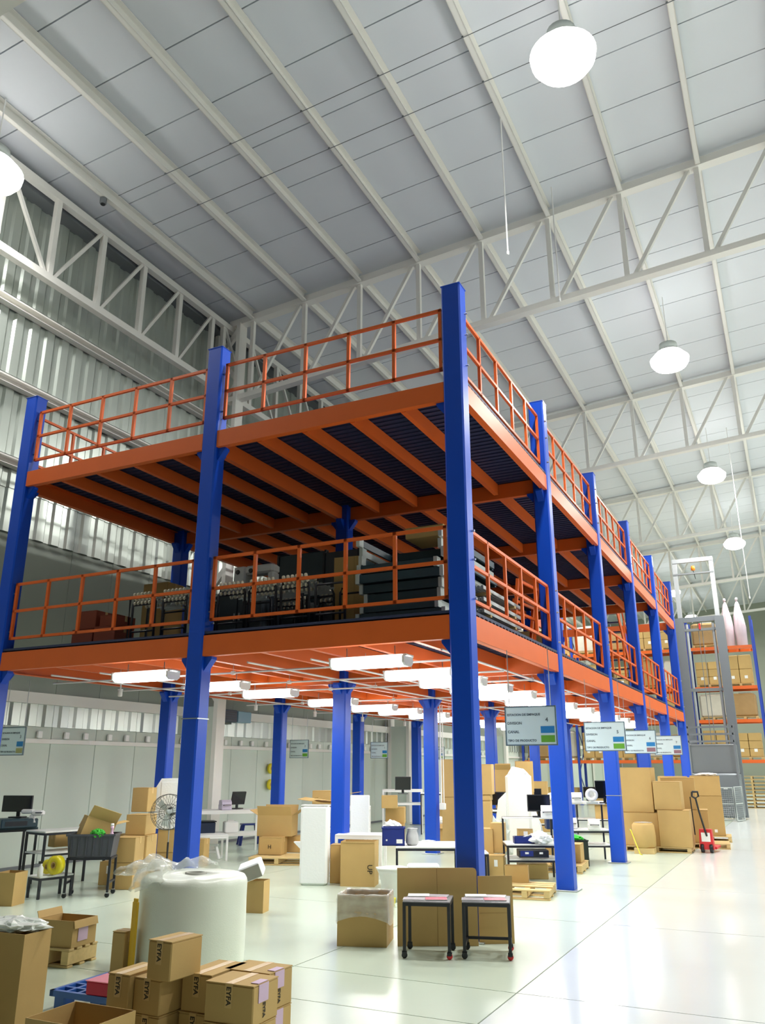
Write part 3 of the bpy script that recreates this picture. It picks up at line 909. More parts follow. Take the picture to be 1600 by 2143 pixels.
MB().add(V, Fc).build('film_winding', M_BUB, t, True)
MB().lathe([(.06, .3), (.085, .3), (.085, H0 + .012), (.06, H0 + .012), (.06, .3)], n=20).build('core', mat('grey_core', (150, 150, 140), .7), t, True)
rw = MB(); rnd = random.Random(11); nn = 26
V = []; Fc = []
for i in range(11):
    u = i / 10
    for j in range(nn):
        v = j / (nn - 1)
        a = math.radians(95 + 175 * v)
        r = R0 * (.62 + .42 * u) + (.10 * max(0, u - .55) / .45) * math.sin(v * math.pi) ** 2
        z = H0 + .02 + .07 * math.sin(u * math.pi) * (.35 + abs(math.sin(v * 9))) - .11 * max(0, u - .72) / .28
        p = Vector((r * math.cos(a), r * math.sin(a), z))
        p += Vector((N3.noise(p * 7), N3.noise(p * 7 + Vector((5, 0, 0))), N3.noise(p * 8 + Vector((0, 9, 0))))) * .075
        V.append(p)
for i in range(10):
    for j in range(nn - 1):
        Fc.append((i * nn + j, i * nn + j + 1, (i + 1) * nn + j + 1, (i + 1) * nn + j))
MB().add(V, Fc).build('loose_wrap', M_FILM, t, True, fix=False)
V = []; Fc = []
for i in range(13):
    u = i / 12
    w = .10 * math.sin(.35 + 2.3 * u) + .012
    for j in range(12):
        a = 2 * math.pi * j / 12
        p = Vector((-.36 - .26 * u, -.12 - .1 * u, H0 + .07 - .06 * u)) + Vector((0, math.cos(a) * w, math.sin(a) * w * .45))
        p += Vector((N3.noise(p * 9), N3.noise(p * 9 + Vector((3, 0, 0))), N3.noise(p * 11))) * .035
        V.append(p)
for i in range(12):
    for j in range(12):
        k = (j + 1) % 12
        Fc.append((i * 12 + j, i * 12 + k, (i + 1) * 12 + k, (i + 1) * 12 + j))
MB().add(V, Fc).build('wrap_tail', M_FILM, t, True, fix=False)
# carton with foam cube, right of the roll
open_carton(-2.716, 0.415, .2, .2, .33, .25, 'tall narrow carton just right of the big white roll')
t = thing('foam_cube', 'white foam block tilted on top of the narrow carton beside the roll', 'foam', (-2.755, 0.396), .4)
t.location.z = .335
t.rotation_euler = (0.25, -.35, .4)
MB().cham((0, 0, .11), (.26, .22, .16), .012).build('block', M_FOAM, t)
MB().cham((0, -.113, .11), (.24, .006, .14), .002).build('grey_face', mat('grey_foam', (150, 146, 136), .7), t)
# ------------------------------------------------------------ left benches by the wall
BL = 'black steel bench'
table('work_bench', 'white-topped black steel bench by the left wall with a yellow roll on its lower shelf', -6.3, .95, 1.35, .95, .5, .73, shelves=(.46,), cat='bench')
tb = table('shelf_bench', 'low white shelf on black legs carrying yellow tape rolls at the left', -5.705, 0.186, 1.35, .46, .28, .26, cat='bench')
tape_roll(-5.524, 0.076, .385, 'large yellow tape roll on the low white shelf at the left', .11, .09, 'Y')
tape_roll(-5.660, 0.099, .36, 'smaller yellow tape roll behind the large one on the low shelf', .085, .09, 'Y')
t = thing('bottle', 'white spray bottle on the low shelf beside the yellow rolls', 'bottle', (-5.603, -0.087))
t.location.z = .262
MB().lathe([(.03, 0), (.035, .01), (.035, .1), (.015, .13), (.015, .15)], n=12).build('body', M_WHITE, t, True)
MB().box((0, -.01, .165), (.02, .05, .03)).build('trigger', M_PLASTB, t)
carton(-6.750, 1.255, .26, .18, .19, 1.35, 'small carton on the middle shelf of the left bench', .462)
table('work_bench', 'dark steel bench with a dark cabinet top at the left picture edge', -7.165, 0.746, 1.2, .55, .5, .74, top=M_TEAL, cat='bench')
t = thing('dark_cabinet', 'dark teal machine cabinet standing on the bench at the left edge', 'cabinet', (-7.061, 0.690), 1.2)
t.location.z = .742
MB().cham((0, 0, .06), (.5, .42, .12), .01).build('body', M_TEAL, t)
MB().b2((-.2, -.214, .03), (.1, -.21, .09)).build('front_panel', M_BLACK, t)
monitor(-7.141, 0.758, .863, .35, 'dark monitor at the left picture edge above the bench', .44, .22)
t = thing('barcode_scanner', 'white handheld scanner lying on its cradle on the left bench', 'scanner', (-7.061, 0.690), .4)
t.location.x += .197; t.location.y += .097; t.location.z = .863
MB().cham((-.05, 0, .09), (.18, .07, .06), .015).build('head', M_WHITE, t)
MB().cham((.1, 0, .07), (.17, .1, .07), .02).build('body', M_WHITE, t)
MB().box((.13, -.052, .075), (.1, .004, .012)).build('slot', M_PLASTB, t)
MB().prism([(-.04, -.055), (.08, -.055), (.05, .05), (0, .05)], -.03, .03, 'Y').build('cradle', M_WHITE, t)
open_carton(-5.640, -0.471, .24, .26, .36, .3, 'tan open carton on the floor at the left edge below the bench', flaps=())
# tote on a rolling stand
t = thing('tote_stand', 'black rolling stand under the grey tote', 'stand', (-5.3, .45, 0), .55)
for sx in (-1, 1):
    for sy in (-1, 1):
        lx, ly = sx * .26, sy * .17
        MB().b2((lx - .014, ly - .014, .06), (lx + .014, ly + .014, .46)).build('leg', M_BLACK, t)
        MB().lathe([(.012, -.013), (.028, -.013), (.03, 0), (.028, .013), (.012, .013)], (lx, ly, .03), 14, 'Y').build('caster', M_PLASTB, t, True)
        MB().box((lx, ly, .055), (.035, .035, .012)).build('caster_plate', M_ZINC, t)
MB().box((0, -.17, .45), (.54, .028, .028)).box((0, .17, .45), (.54, .028, .028)).box((-.26, 0, .45), (.028, .34, .028)).box((.26, 0, .45), (.028, .34, .028)).box((-.26, 0, .17), (.024, .34, .024)).box((.26, 0, .17), (.024, .34, .024)).build('frame', M_BLACK, t)
t = thing('grey_tote', 'grey ribbed plastic tote on the black rolling stand', 'tote', (-5.3, .45, .466), .55)
w, d, h = .58, .38, .27
V = [(-w / 2 + .03, -d / 2 + .02, 0), (w / 2 - .03, -d / 2 + .02, 0), (w / 2 - .03, d / 2 - .02, 0), (-w / 2 + .03, d / 2 - .02, 0), (-w / 2, -d / 2, h), (w / 2, -d / 2, h), (w / 2, d / 2, h), (-w / 2, d / 2, h)]
V2 = [(p[0] * .95, p[1] * .93, .01 if p[2] == 0 else h) for p in V]
MB().add(V + V2, ((0, 3, 2, 1), (0, 1, 5, 4), (1, 2, 6, 5), (2, 3, 7, 6), (3, 0, 4, 7), (8, 9, 10, 11), (12, 13, 9, 8), (13, 14, 10, 9), (14, 15, 11, 10), (15, 12, 8, 11), (4, 5, 13, 12), (5, 6, 14, 13), (6, 7, 15, 14), (7, 4, 12, 15))).build('body', M_GREY, t)
for i in range(6):
    x = -w / 2 + .06 + i * .092
    MB().b2((x - .005, -d / 2 - .006, .02), (x + .005, -d / 2 + .016, h - .01)).build('rib', M_GREY, t)
MB().box((0, 0, h + .004), (w + .02, d + .02, .01)).build('rim', M_GREY, t) if False else None
MB().b2((-w / 2 - .014, -d / 2 - .01, h - .02), (w / 2 + .014, -d / 2, h + .004)).b2((-w / 2 - .014, d / 2, h - .02), (w / 2 + .014, d / 2 + .01, h + .004)).b2((-w / 2 - .014, -d / 2, h - .02), (-w / 2, d / 2, h + .004)).b2((w / 2, -d / 2, h - .02), (w / 2 + .014, d / 2, h + .004)).build('rim', M_GREY, t)
MB().box((-w / 2 + .005, -.05, .1), (.006, .07, .08), M=Matrix.Rotation(.1, 3, 'Y')).build('sticker', mat('beige_label', (170, 160, 130), .6), t)
t = open_carton(-5.42, .50, .38, .30, .33, .95, 'open carton tipped over inside the grey tote', z=.58, flaps=(('+x', 60), ('-y', 35), ('+y', 150)), tilt=(.0, .32), fl=.17)
film_bundle(-5.18, .38, .68, (.2, .14, .12), 'bright green cloth bundle in the grey tote', 7.0, 'green_cloth', mat('green_cloth', (60, 170, 50), .7), 'cloth')
t = thing('spray_bottle', 'pink and white bottle standing in the grey tote', 'bottle', (-5.06, .50, .60))
MB().lathe([(.03, 0), (.04, .01), (.04, .11), (.018, .15), (.018, .19), (.022, .2), (.022, .23)], n=14).build('body', mat('pink_plastic', (232, 190, 214), .35), t, True)
MB().lathe([(.02, .23), (.024, .232), (.02, .26)], n=12).build('cap', M_WHITE, t, True)
# carton stacks behind
g1 = 'brown cartons stacked by the left wall'
WL = [('-y', 'w', .07, .14, .02, .2)]
carton(-5.395, 1.201, .32, .36, .33, .35, 'bottom brown carton right behind the grey tote stand', 0, group=g1)
carton(-5.395, 1.201, .31, .36, .31, .38, 'second brown carton right behind the grey tote stand', .332, group=g1)
carton(-5.841, 1.398, .24, .3, .3, .3, 'low brown carton with a white label behind the tote legs', 0, lab=[('-y', 'w', .06, .1, .02, .2)], group=g1)
carton(-5.525, 1.554, .36, .36, .33, .3, 'bottom carton of the tall labelled stack left of the fan', 0, lab=WL, group=g1)
carton(-5.525, 1.554, .36, .36, .31, .33, 'labelled middle carton of the tall stack left of the fan', .332, lab=WL, group=g1)
carton(-5.525, 1.554, .3, .34, .27, .28, 'third carton of the tall stack left of the fan', .644, group=g1)
carton(-5.934, 2.031, .25, .3, .34, .3, 'top brown carton of the tall stack left of the fan', .917, group=g1)
carton(-6.357, 2.189, .26, .3, .58, .3, 'narrow carton behind the stack left of the fan', 0, group=g1)
carton(-5.752, 2.487, .3, .3, .33, .3, 'bottom carton behind the pedestal fan', 0, group=g1)
carton(-5.752, 2.487, .3, .3, .33, .27, 'upper carton behind the pedestal fan', .332, group=g1)
t = thing('foam_block', 'big white foam slab leaning on the cartons above the fan', 'foam', (-5.797, 2.465), .3)
t.location.z = .665
MB().prism([(-.3, 0), (.26, 0), (.25, .72), (-.1, .72), (-.24, .5)], -.16, .16, 'Y').build('slab', M_FOAM, t)
MB().cham((.06, -.168, .38), (.3, .014, .58), .004).build('sheet', M_FOAM, t)
# pedestal fan
t = thing('pedestal_fan', 'grey wire pedestal fan standing in front of the stacked cartons', 'fan', (-5.103, 1.655), .35)
MB().lathe([(.17, 0), (.17, .012), (.05, .03), (.02, .05)], n=24).build('base', M_BLACK, t, True)
MB().tube([(0, 0, .04), (0, 0, .55)], .014, 10).build('pole', M_BLACK, t)
MB().tube([(0, 0, .55), (0, 0, .9)], .009, 10).build('upper_pole', M_ZINC, t)
MB().lathe([(.03, -.12), (.055, -.1), (.06, -.01), (.04, .02)], (0, 0, .95), 16, 'Y').build('motor', M_PLASTB, t, True)
cage = MB(); M_GUARD = mat('fan_guard', (74, 76, 70), .4)
for s in (0, 1):
    for k in range(30):
        a = 2 * math.pi * k / 30
        pts = []
        for q in range(5):
            r = .05 + .185 * q / 4
            yy = (.02 if s else .13) + (-1 if s else 1) * 0 + (.045 * (1 - (q / 4) ** 2)) * (-1 if s else 1)
            pts.append((r * math.cos(a), -yy, .95 + r * math.sin(a)))
        cage.tube(pts, .0024, 4)
MB_ring = MB()
for yy, r in ((.075, .238), (.02, .235), (.13, .235), (.17, .1), (-.02, .1)):
    MB_ring.tube([(r * math.cos(2 * math.pi * k / 40), -yy, .95 + r * math.sin(2 * math.pi * k / 40)) for k in range(41)], .004, 6, False)
cage.build('guard_wires', M_GUARD, t); MB_ring.build('guard_ring', M_GUARD, t)
for k in range(3):
    a = 2 * math.pi * k / 3 + .3
    c, s = math.cos(a), math.sin(a)
    V = []
    for r in (.03, .1, .19):
        for e in (-.5, .5):
            wd = .05 + .35 * (r - .03)
            x, z = r * c - e * wd * s, r * s + e * wd * c
            V.append((x, -.075 + e * .03, .95 + z))
    MB().add(V, ((0, 1, 3, 2), (2, 3, 5, 4))).build('blade', M_LGREY, t, fix=False)
MB().lathe([(.02, -.02), (.035, -.015), (.035, .02), (.01, .03)], (0, -.075, .95), 14, 'Y').build('hub', M_LGREY, t, True)

# white table with shelves
t = table('white_table', 'white metal table with a lower shelf beside the left wall carrying a dark screen', -7.1, 5.55, .82, 1.5, .62, .77, top=M_WHITE, frame=M_WHITE, shelves=(.36,), leg=.04, cat='table')
monitor(-6.95, 5.85, .775, 1.2, 'black screen tilted on the white table by the wall', .3, .24, .25)
label_printer(-7.05, 5.55, .772, .9, 'lilac-white label printer on the white table in front of the dark screen', mat('lilac_plastic', (200, 190, 210), .4))
t = thing('cable_coil', 'flat black cable coil on the left end of the white table', 'cable', (-7.38, 5.0, .772))
for q in range(4):
    MB().tube([((.14 - .01 * q) * math.cos(2 * math.pi * k / 28), (.09 - .008 * q) * math.sin(2 * math.pi * k / 28), .007 + .011 * q) for k in range(29)], .006, 6, False).build('loop', M_PLASTB, t)
def stool(name, label, x, y, rz, h, w, m):
    t = thing(name, label, 'stool', (x, y, 0), rz)
    MB().cham((0, 0, h - .015), (w, w * .75, .03), .006).build('seat', m, t)
    for sx in (-1, 1):
        for sy in (-1, 1):
            MB().bar((sx * (w / 2 + .03), sy * (w * .37 + .02), 0), (sx * (w / 2 - .04), sy * (w * .37 - .04), h - .03), .05, .03).build('leg', m, t)
    for sy in (-1, 1):
        MB().box((0, sy * w * .33, h * .5), (w * .8, .02, .035)).build('stretcher', m, t)
    return t
stool('step_stool', 'blue plastic step stool behind the white table against the wall', -7.598, 7.172, .8, .42, .36, M_NAVY)
stool('white_stool', 'small white plastic stool under the left end of the white table', -6.615, 4.658, .6, .24, .2, M_WHITE)
t = thing('storage_bin', 'black storage bin on the lower shelf of the white table', 'bin', (-7.3, 5.25, .362), .82)
MB().cham((0, 0, .1), (.4, .3, .2), .015).build('body', mat('dark_bin', (26, 40, 66), .4), t)
MB().cham((0, 0, .21), (.43, .33, .02), .005).build('lid', M_PLASTB, t)
t = thing('white_case', 'white plastic case beside the black bin on the shelf', 'case', (-6.95, 5.62, .362), .82)
MB().cham((0, 0, .1), (.26, .26, .2), .02).build('body', M_WHITE, t)
MB().box((0, 0, .215), (.12, .03, .03)).build('handle', M_WHITE, t)
table('white_side_table', 'low white table in front of the blue middle column by the wall', -6.583, 4.415, .82, .7, .5, .42, top=M_WHITE, frame=M_WHITE, leg=.035)
carton(-6.153, 3.666, .3, .25, .42, .3, 'tall pale carton half hidden behind the front middle blue column', 0)

# cartons on a pallet
pallet(-5.140, 4.631, .35, 'wooden pallet under two cartons near the wall', .95, .75)
carton(-5.392, 4.750, .4, .38, .28, .3, 'lower carton with a printed square on the pallet near the wall', .122, tape='x', txt=[('H', .09, '-y', -.04, .1, 0)])
carton(-5.210, 5.263, .3, .34, .27, .3, 'lower right carton on the pallet near the wall', .122)
open_carton(-5.458, 4.969, .62, .42, .34, .3, 'large open carton on the pallet near the wall', z=.404, flaps=(('-y', 25), ('+y', 20), ('+x', 55), ('-x', 60)), fl=.17)
carton(-5.983, 5.420, .22, .25, .38, .3, 'small carton on the floor left of the pallet by the wall', 0)

# tall white foam roll sheet and what stands behind
t = thing('foam_sheet_roll', 'tall white foam panel standing upright in the middle of the floor', 'foam', (-3.281, 2.605), .33)
V = []
MB().cham((0, 0, .515), (0.391, .22, 1.03), .03).build('block', M_FOAM, t)
MB().cham((0, 0, 1.034), (0.391, .2, .01), .003).build('top_sheet', M_WHITE, t)
MB().prism([(-.19, .45), (-.3, .55), (-.19, .55)], -.05, .05, 'Y').build('torn_flap', M_FOAM, t)
table('white_bench', 'white packing bench behind the tall foam panel with cardboard scraps on it', -4.528, 5.599, .35, 1.0, .6, .88, top=M_WHITE, frame=M_WHITE, shelves=(.5, .25), leg=.04, cat='bench')
for i, (dx, dy, rz, tl, lb) in enumerate(((-.3, 0, .2, .18, 'lower flattened cardboard sheet on the white bench'), (.0, .05, .7, -.2, 'upper flattened cardboard sheet tilted on the white bench'))):
    t = thing('cardboard_sheet', lb, 'cardboard', (-4.618, 5.382), rz)
    t.location.x += dx + .1; t.location.y += dy; t.location.z = .97 + i * .1
    t.rotation_euler = (tl * .3, tl * .6, rz)
    MB().b2((-.38, -.2, 0), (.0, .2, .008)).build('left_panel', M_CARD, t)
    MB().b2((.003, -.2, 0), (.4, .2, .008)).build('right_panel', M_CARD, t)
carton(-5.260, 6.251, .42, .3, .24, .4, 'brown carton at the back of the white bench', .884)
t = thing('foam_board', 'bright white foam board standing right of the blue middle column', 'board', (-3.451, 4.277), .3)
MB().cham((0, 0, .82), (0.308, .06, .6), .01).build('board', M_FOAM, t)
MB().b2((-.2, -.03, 0), (-.17, .03, .53)).b2((.17, -.03, 0), (.2, .03, .53)).build('support', M_WHITE, t)
t = open_carton(-2.695, 2.841, 0.475, .34, .57, .3, 'tall brown carton marked UP left of the black table', flaps=(('-y', 175),), fl=.02)
for nm in (1,):
    o = text('UP', .1, M_INK, t, (.14, -.174, .28), bold=.001); o.rotation_euler = (Matrix.Rotation(math.pi / 2, 3, 'X') @ Matrix.Rotation(-math.pi / 2, 3, 'Z')).to_euler()
carton(-3.110, 2.962, .18, .28, .5, .35, 'narrow brown carton beside the tall white foam panel', 0, lab=[('-y', 'w', .03, .06, .1, .38)])
table('white_table', 'low white table behind the brown UP carton', -3.080, 3.618, .3, .7, .5, .6, top=M_WHITE, frame=M_WHITE, leg=.04)

# black table with the blue crate
T = table('black_table', 'black steel table with a light top carrying the dark blue crate', -1.72, 2.95, .44, .85, .85, .555, leg=.03)
T2 = table('black_table', 'second low black table with a light top right of the blue crate table', -1.36, 3.86, .44, .34, .4, .4, leg=.03)
t = thing('blue_crate', 'dark blue folding crate on the black table', 'crate', (-2.040, 2.561), .44)
t.location.z = .557
w, d, h = .30, .22, .23
MB().b2((-w / 2, -d / 2, 0), (w / 2, -d / 2 + .012, h)).b2((-w / 2, d / 2 - .012, 0), (w / 2, d / 2, h)).b2((-w / 2, -d / 2, 0), (-w / 2 + .012, d / 2, h)).b2((w / 2 - .012, -d / 2, 0), (w / 2, d / 2, h)).b2((-w / 2, -d / 2, 0), (w / 2, d / 2, .012)).build('body', M_NAVY, t)
MB().b2((-w / 2 - .008, -d / 2 - .008, h - .02), (w / 2 + .008, -d / 2, h)).b2((-w / 2 - .008, d / 2, h - .02), (w / 2 + .008, d / 2 + .008, h)).build('rim', M_NAVY, t)
MB().b2((.04, -d / 2 - .003, .03), (.12, -d / 2 - .001, .08)).build('label_sheet', M_PAPER, t)
MB().b2((-.1, -d / 2 - .003, .06), (-.08, -d / 2 - .001, .08)).build('sticker', M_PAPER, t)
film_bundle(-2.245, 2.945, .72, (.24, .17, .12), 'white film crumpled in the top of the blue crate', 9.0, 'film_bundle', M_FOAM)
t = thing('grey_bag', 'grey and white plastic bag beside the blue crate on the table', 'bag', (-1.817, 2.672), .4)
t.location.z = .557
MB().lathe([(.06, 0), (.085, .03), (.08, .12), (.06, .18), (.07, .21)], n=16, wob=.1).build('bag_body', mat('grey_bag', (176, 176, 176), .4), t, True)
MB().lathe([(.05, .205), (.075, .21), (.05, .2)], n=14, wob=.12).build('bag_mouth', M_WHITE, t, True)
t = thing('paper_sheets', 'loose white papers lying on the light table top', 'paper', (-1.871, 3.300), .3)
t.location.z = .557
for k in range(3):
    MB().box((.02 * k - .02, .03 * k, .002 + .002 * k), (.12, .16, .0015), k * .4).build('sheet', M_PAPER, t)
# white bag, red cloth, yellow piece under the table
t = thing('white_sack', 'white plastic sack standing behind the lined carton', 'sack', (-1.685, 1.797), .2)
MB().lathe([(.12, 0), (.16, .06), (.15, .2), (.17, .3), (.19, .36), (.17, .37), (.15, .3)], n=22, wob=.07).build('sack_body', mat('white_sack', (224, 228, 220), .5, bump=.1, bscale=12), t, True)
MB().lathe([(.17, .36), (.2, .375), (.19, .35), (.175, .34)], n=22, wob=.08).build('sack_rim', mat('white_sack', (224, 228, 220), .5), t, True)
t = thing('white_basin', 'long white foam tray lying behind the cardboard screen', 'tray', (-1.426, 2.134), .44)
MB().cham((0, 0, .36), (.4, .2, .07), .02).build('tray_body', M_FOAM, t)
MB().b2((-.17, -.05, 0), (-.14, .05, .33)).b2((.14, -.05, 0), (.17, .05, .33)).build('trestle', M_BLACK, t)
film_bundle(-1.683, 1.401, 0, (.16, .14, .12), 'dark red cloth on the floor behind the lined carton', 15.0, 'red_cloth', mat('red_cloth', (140, 30, 30), .7), 'cloth')
film_bundle(-1.523, 1.366, 0, (.13, .1, .13), 'bright yellow cloth on the floor behind the lined carton', 17.0, 'yellow_cloth', mat('yellow_cloth', (222, 210, 40), .7), 'cloth')
# lined carton
t = open_carton(-.86, -.52, 0.458 * 1.0, .42, .42, .30, 'open brown carton lined with a clear plastic bag, on the floor in front')
w, d = 0.458 * 1.0, .42
V = []; Fc = []; nn = 48
def rect(k, w_, d_):
    q = k / nn * 4; s = int(q); f_ = q - s
    return [(-w_ / 2 + w_ * f_, -d_ / 2), (w_ / 2, -d_ / 2 + d_ * f_), (w_ / 2 - w_ * f_, d_ / 2), (-w_ / 2, d_ / 2 - d_ * f_)][s]
rnd = random.Random(5)
for i, (z, o) in enumerate(((.2, .012), (.25, .01), (.32, .01), (.39, .008), (.425, .006), (.432, -.004), (.40, -.014), (.3, -.018))):
    for k in range(nn):
        x, y = rect(k, w + 2 * o, d + 2 * o)
        V.append((x + rnd.uniform(-.003, .003), y + rnd.uniform(-.003, .003), z + (rnd.uniform(-.006, .006) if i else .05 * math.sin(k * .26))))
for i in range(7):
    for k in range(nn):
        j = (k + 1) % nn
        Fc.append((i * nn + k, i * nn + j, (i + 1) * nn + j, (i + 1) * nn + k))
MB().add(V, Fc).build('liner_bag', M_FILM, t, True, fix=False)
# cardboard screens
def board(label, p, q, h, fold=None, z=0):
    p, q = Vector((p[0], p[1], z)), Vector((q[0], q[1], z))
    t = thing('cardboard_sheet', label, 'cardboard', p, math.atan2(q.y - p.y, q.x - p.x))
    L = (q - p).length
    if fold:
        MB().b2((0, -.004, 0), (L * fold - .002, .004, h)).build('left_panel', M_CARD, t)
        r = .03
        MB().prism([(L * fold + .002, 0), (L, 0), (L, h - r), (L - r * .3, h - r * .3), (L - r, h), (L * fold + .002, h)], -.004, .004, 'Y').build('right_panel', M_CARD, t)
        MB().b2((L * fold - .002, -.002, 0), (L * fold + .002, .003, h - .002)).build('crease', M_CARDIN, t)
    else:
        MB().b2((0, -.004, 0), (L, .004, h)).build('panel', M_CARD, t)
        MB().b2((.01, -.0055, h * .45), (L - .01, -.004, h * .452)).build('crease', M_CARDIN, t)
    return t
board('large folded cardboard sheet standing behind the two small black carts', (-.52, -.55), (.14, -.22), .655, .5)
board('lower cardboard sheet standing behind the right-hand black cart', (.12, -.14), (.40, .03), .575)
# two small carts with papers
def cart(x, y, label, rz, cg):
    t = table('small_cart', label, x, y, rz, .41, .40, .445, leg=.026, top=mat('cart_top', (120, 118, 122), .4), th=.012, cat='cart', casters='mixed' if cg else 'red1', group='small black carts by the lined carton')
    if cg:
        MB().box((0, .18, .1), (.37, .022, .022)).box((-.192, 0, .1), (.022, .36, .022)).box((.192, 0, .1), (.022, .36, .022)).build('lower_frame', M_BLACK, t)
    return t
cart(-.13, -.73, 'left small black cart with pink printed papers on its top', .30, 0)
cart(.34, -.53, 'right small black cart with pink printed papers and a red caster', .30, 1)
M_PINK = mat('pink_print', (206, 84, 110), .4, vary=.3, scale=18)
M_GPR = mat('grey_print', (176, 168, 176), .4, vary=.3, scale=20)
rnd = random.Random(3)
for ci, (cx, cy, nm) in enumerate(((-.13, -.73, 'left'), (.34, -.53, 'right'))):
    for k, (dx, dy, mm, a, lb) in enumerate(((-.09, -.11, M_GPR, .05, 'grey printed leaflets'), (.09, -.04, M_PINK, .12, 'pink printed leaflets'), (.04, .11, M_GPR, -.05, 'grey leaflets by the far corner'), (-.12, .06, M_PAPER, .1, 'plain white leaflets'))):
        t = thing('leaflet_stack', '%s lying on the %s small black cart' % (lb, nm), 'papers', (cx + dx, cy + dy, .4455 + .002 * k), .3 + a)
        MB().box((0, 0, .003), (.19, .15, .006)).build('sheets', M_PAPER, t)
        MB().box((0, 0, .0063), (.188, .148, .0006)).build('print', mm, t)
# ------------------------------------------------------------ middle and far benches under the deck
carton(-5.245, 9.356, .42, .4, .36, .35, 'brown carton on the floor behind the blue crate', 0)
carton(-5.279, 9.475, .42, .4, .34, .35, 'upper brown carton behind the blue crate', .362)
open_carton(-4.025, 8.932, .5, .4, .42, .4, 'pale open carton with white film behind the black table', flaps=(('-y', 150), ('+y', 30)), fl=.1)
film_bundle(-4.025, 8.932, .36, (.44, .34, .2), 'white film bulging from the pale open carton', 21.0, 'film_bundle', M_FOAM)
table('white_bench', 'white packing bench with a dark screen near the far wall pilaster', -6.120, 11.672, .4, 1.0, .6, 1.02, top=M_WHITE, frame=M_WHITE, shelves=(.7,), leg=.04, cat='bench')
monitor(-4.417, 8.011, 1.024, .5, 'black screen on the far white bench by the pilaster', .32, .26, .2)
carton(-5.179, 8.955, .34, .3, .26, .4, 'small brown carton on the shelf of the far white bench', .702)
carton(-3.395, 8.094, .34, .34, .98, .3, 'tall pale carton column behind the front aisle column', 0)
carton(-3.395, 8.094, .33, .33, .72, .32, 'second tall pale carton stacked behind the front aisle column', .982)
table('wall_desk', 'thin black desk with a screen behind the tall pale cartons', -5.176, 11.630, .4, .8, .5, .95, top=M_WHITE, frame=M_BLACK, cat='desk')
monitor(-5.600, 13.476, .955, .7, 'black screen on the thin desk left of the front aisle column', .3, .3)

# cartons right of the front aisle column
g2 = 'brown cartons stacked behind the front aisle column'
carton(-1.254, 4.336, .32, .3, .32, .2, 'bottom carton with a white tag behind the front aisle column', 0, lab=[('-y', 'w', .05, .09, .05, .22)], group=g2)
carton(-1.477, 4.593, .3, .3, .34, .2, 'left upper carton in the short stack behind the front aisle column', .322, group=g2)
carton(-1.283, 4.688, .2, .3, .42, .2, 'right upper carton in the short stack behind the front aisle column', .322, group=g2)
carton(-2.094, 6.211, .36, .4, 1.0, .25, 'tall brown carton behind the short stack by the front column', 0, group=g2)
carton(-2.079, 6.218, .42, .42, .5, .22, 'topmost big carton above the stack by the front column', 1.1, group=g2)
carton(-2.079, 6.218, .34, .38, .096, .22, 'thin white-edged carton between the tall ones by the front column', 1.002, group=g2)
# big white foam bag
t = thing('foam_sack', 'huge white foam sack standing beyond the desks behind the front column', 'sack', (-1.649, 6.845), .2)
MB().cham((.05, 0, .72), (.44, .36, 1.44), .05).build('sack_body', M_FOAM, t)
MB().prism([(-.17, 0), (-.42, .0), (-.38, .5), (-.3, 1.0), (-.17, 1.12)], -.2, .12, 'Y').build('left_fold', M_FOAM, t)
MB().prism([(.27, 0), (.5, 0), (.42, .55), (.27, .95)], -.2, .1, 'Y').build('right_fold', M_FOAM, t)
MB().prism([(-.12, 1.44), (.22, 1.44), (.14, 1.52), (-.04, 1.56)], -.14, .14, 'Y').build('sack_top', M_FOAM, t)
film_bundle(-1.509, 5.513, 0, (.3, .26, .8), 'grey-white film heap leaning on the foam sack', 31.0, 'film_bundle', mat('grey_film', (196, 204, 200), .4))
open_carton(-2.769, 9.551, .34, .34, 1.5, .3, 'tall dark carton with open flaps behind the foam sack', flaps=(('-y', 50), ('+y', 40), ('+x', 60)), fl=.16)
carton(-2.294, 9.544, .36, .34, 1.05, .3, 'tall carton standing behind the foam sack', 0)
carton(-2.294, 9.544, .36, .34, .62, .35, 'upper tall carton above the one behind the foam sack', 1.052)

# desk with monitors between the first two aisle columns
T = table('packing_desk', 'black two-level packing desk behind the second aisle column', -.72, 4.45, .42, .75, .6, .5, shelves=(.3,), back=.34, cat='desk')
MB().box((0, .2, .825), (.75, .28, .018)).build('upper_shelf', M_LAM, T)
monitor(-.62, 4.65, .836, .3, 'large black screen on the upper shelf of the packing desk', .34, .24, -.25)
label_printer(-.45, 4.5, .836, .3, 'white label printer on the upper shelf of the packing desk')
carton(-.84, 4.6, .22, .16, .17, .42, 'small carton with a white label on the packing desk', .502, lab=[('-y', 'w', .06, .1, .0, .09)])
t = thing('tool_tray', 'black tray of tools on the packing desk top', 'tray', (-.75, 4.28, .502), .42)
MB().b2((-.16, -.1, 0), (.16, .1, .012)).b2((-.16, -.1, 0), (-.148, .1, .09)).b2((.148, -.1, 0), (.16, .1, .09)).b2((-.16, -.1, 0), (.16, -.088, .09)).b2((-.16, .088, 0), (.16, .1, .09)).build('tray_body', M_NAVY, t)
MB().tube([(-.1, 0, .05), (.1, .02, .11)], .01, 8).build('tool', M_ZINC, t)
film_bundle(-.5, 4.25, .502, (.3, .2, .16), 'white film heap on the packing desk top', 41.0, 'film_bundle', M_FOAM)
t = thing('drawer_unit', 'black two-drawer unit hung under the packing desk top', 'drawer unit', (-.62, 4.2, .33), .42)
MB().cham((0, 0, .05), (.42, .3, .1), .006).build('body', M_BLACK, t)
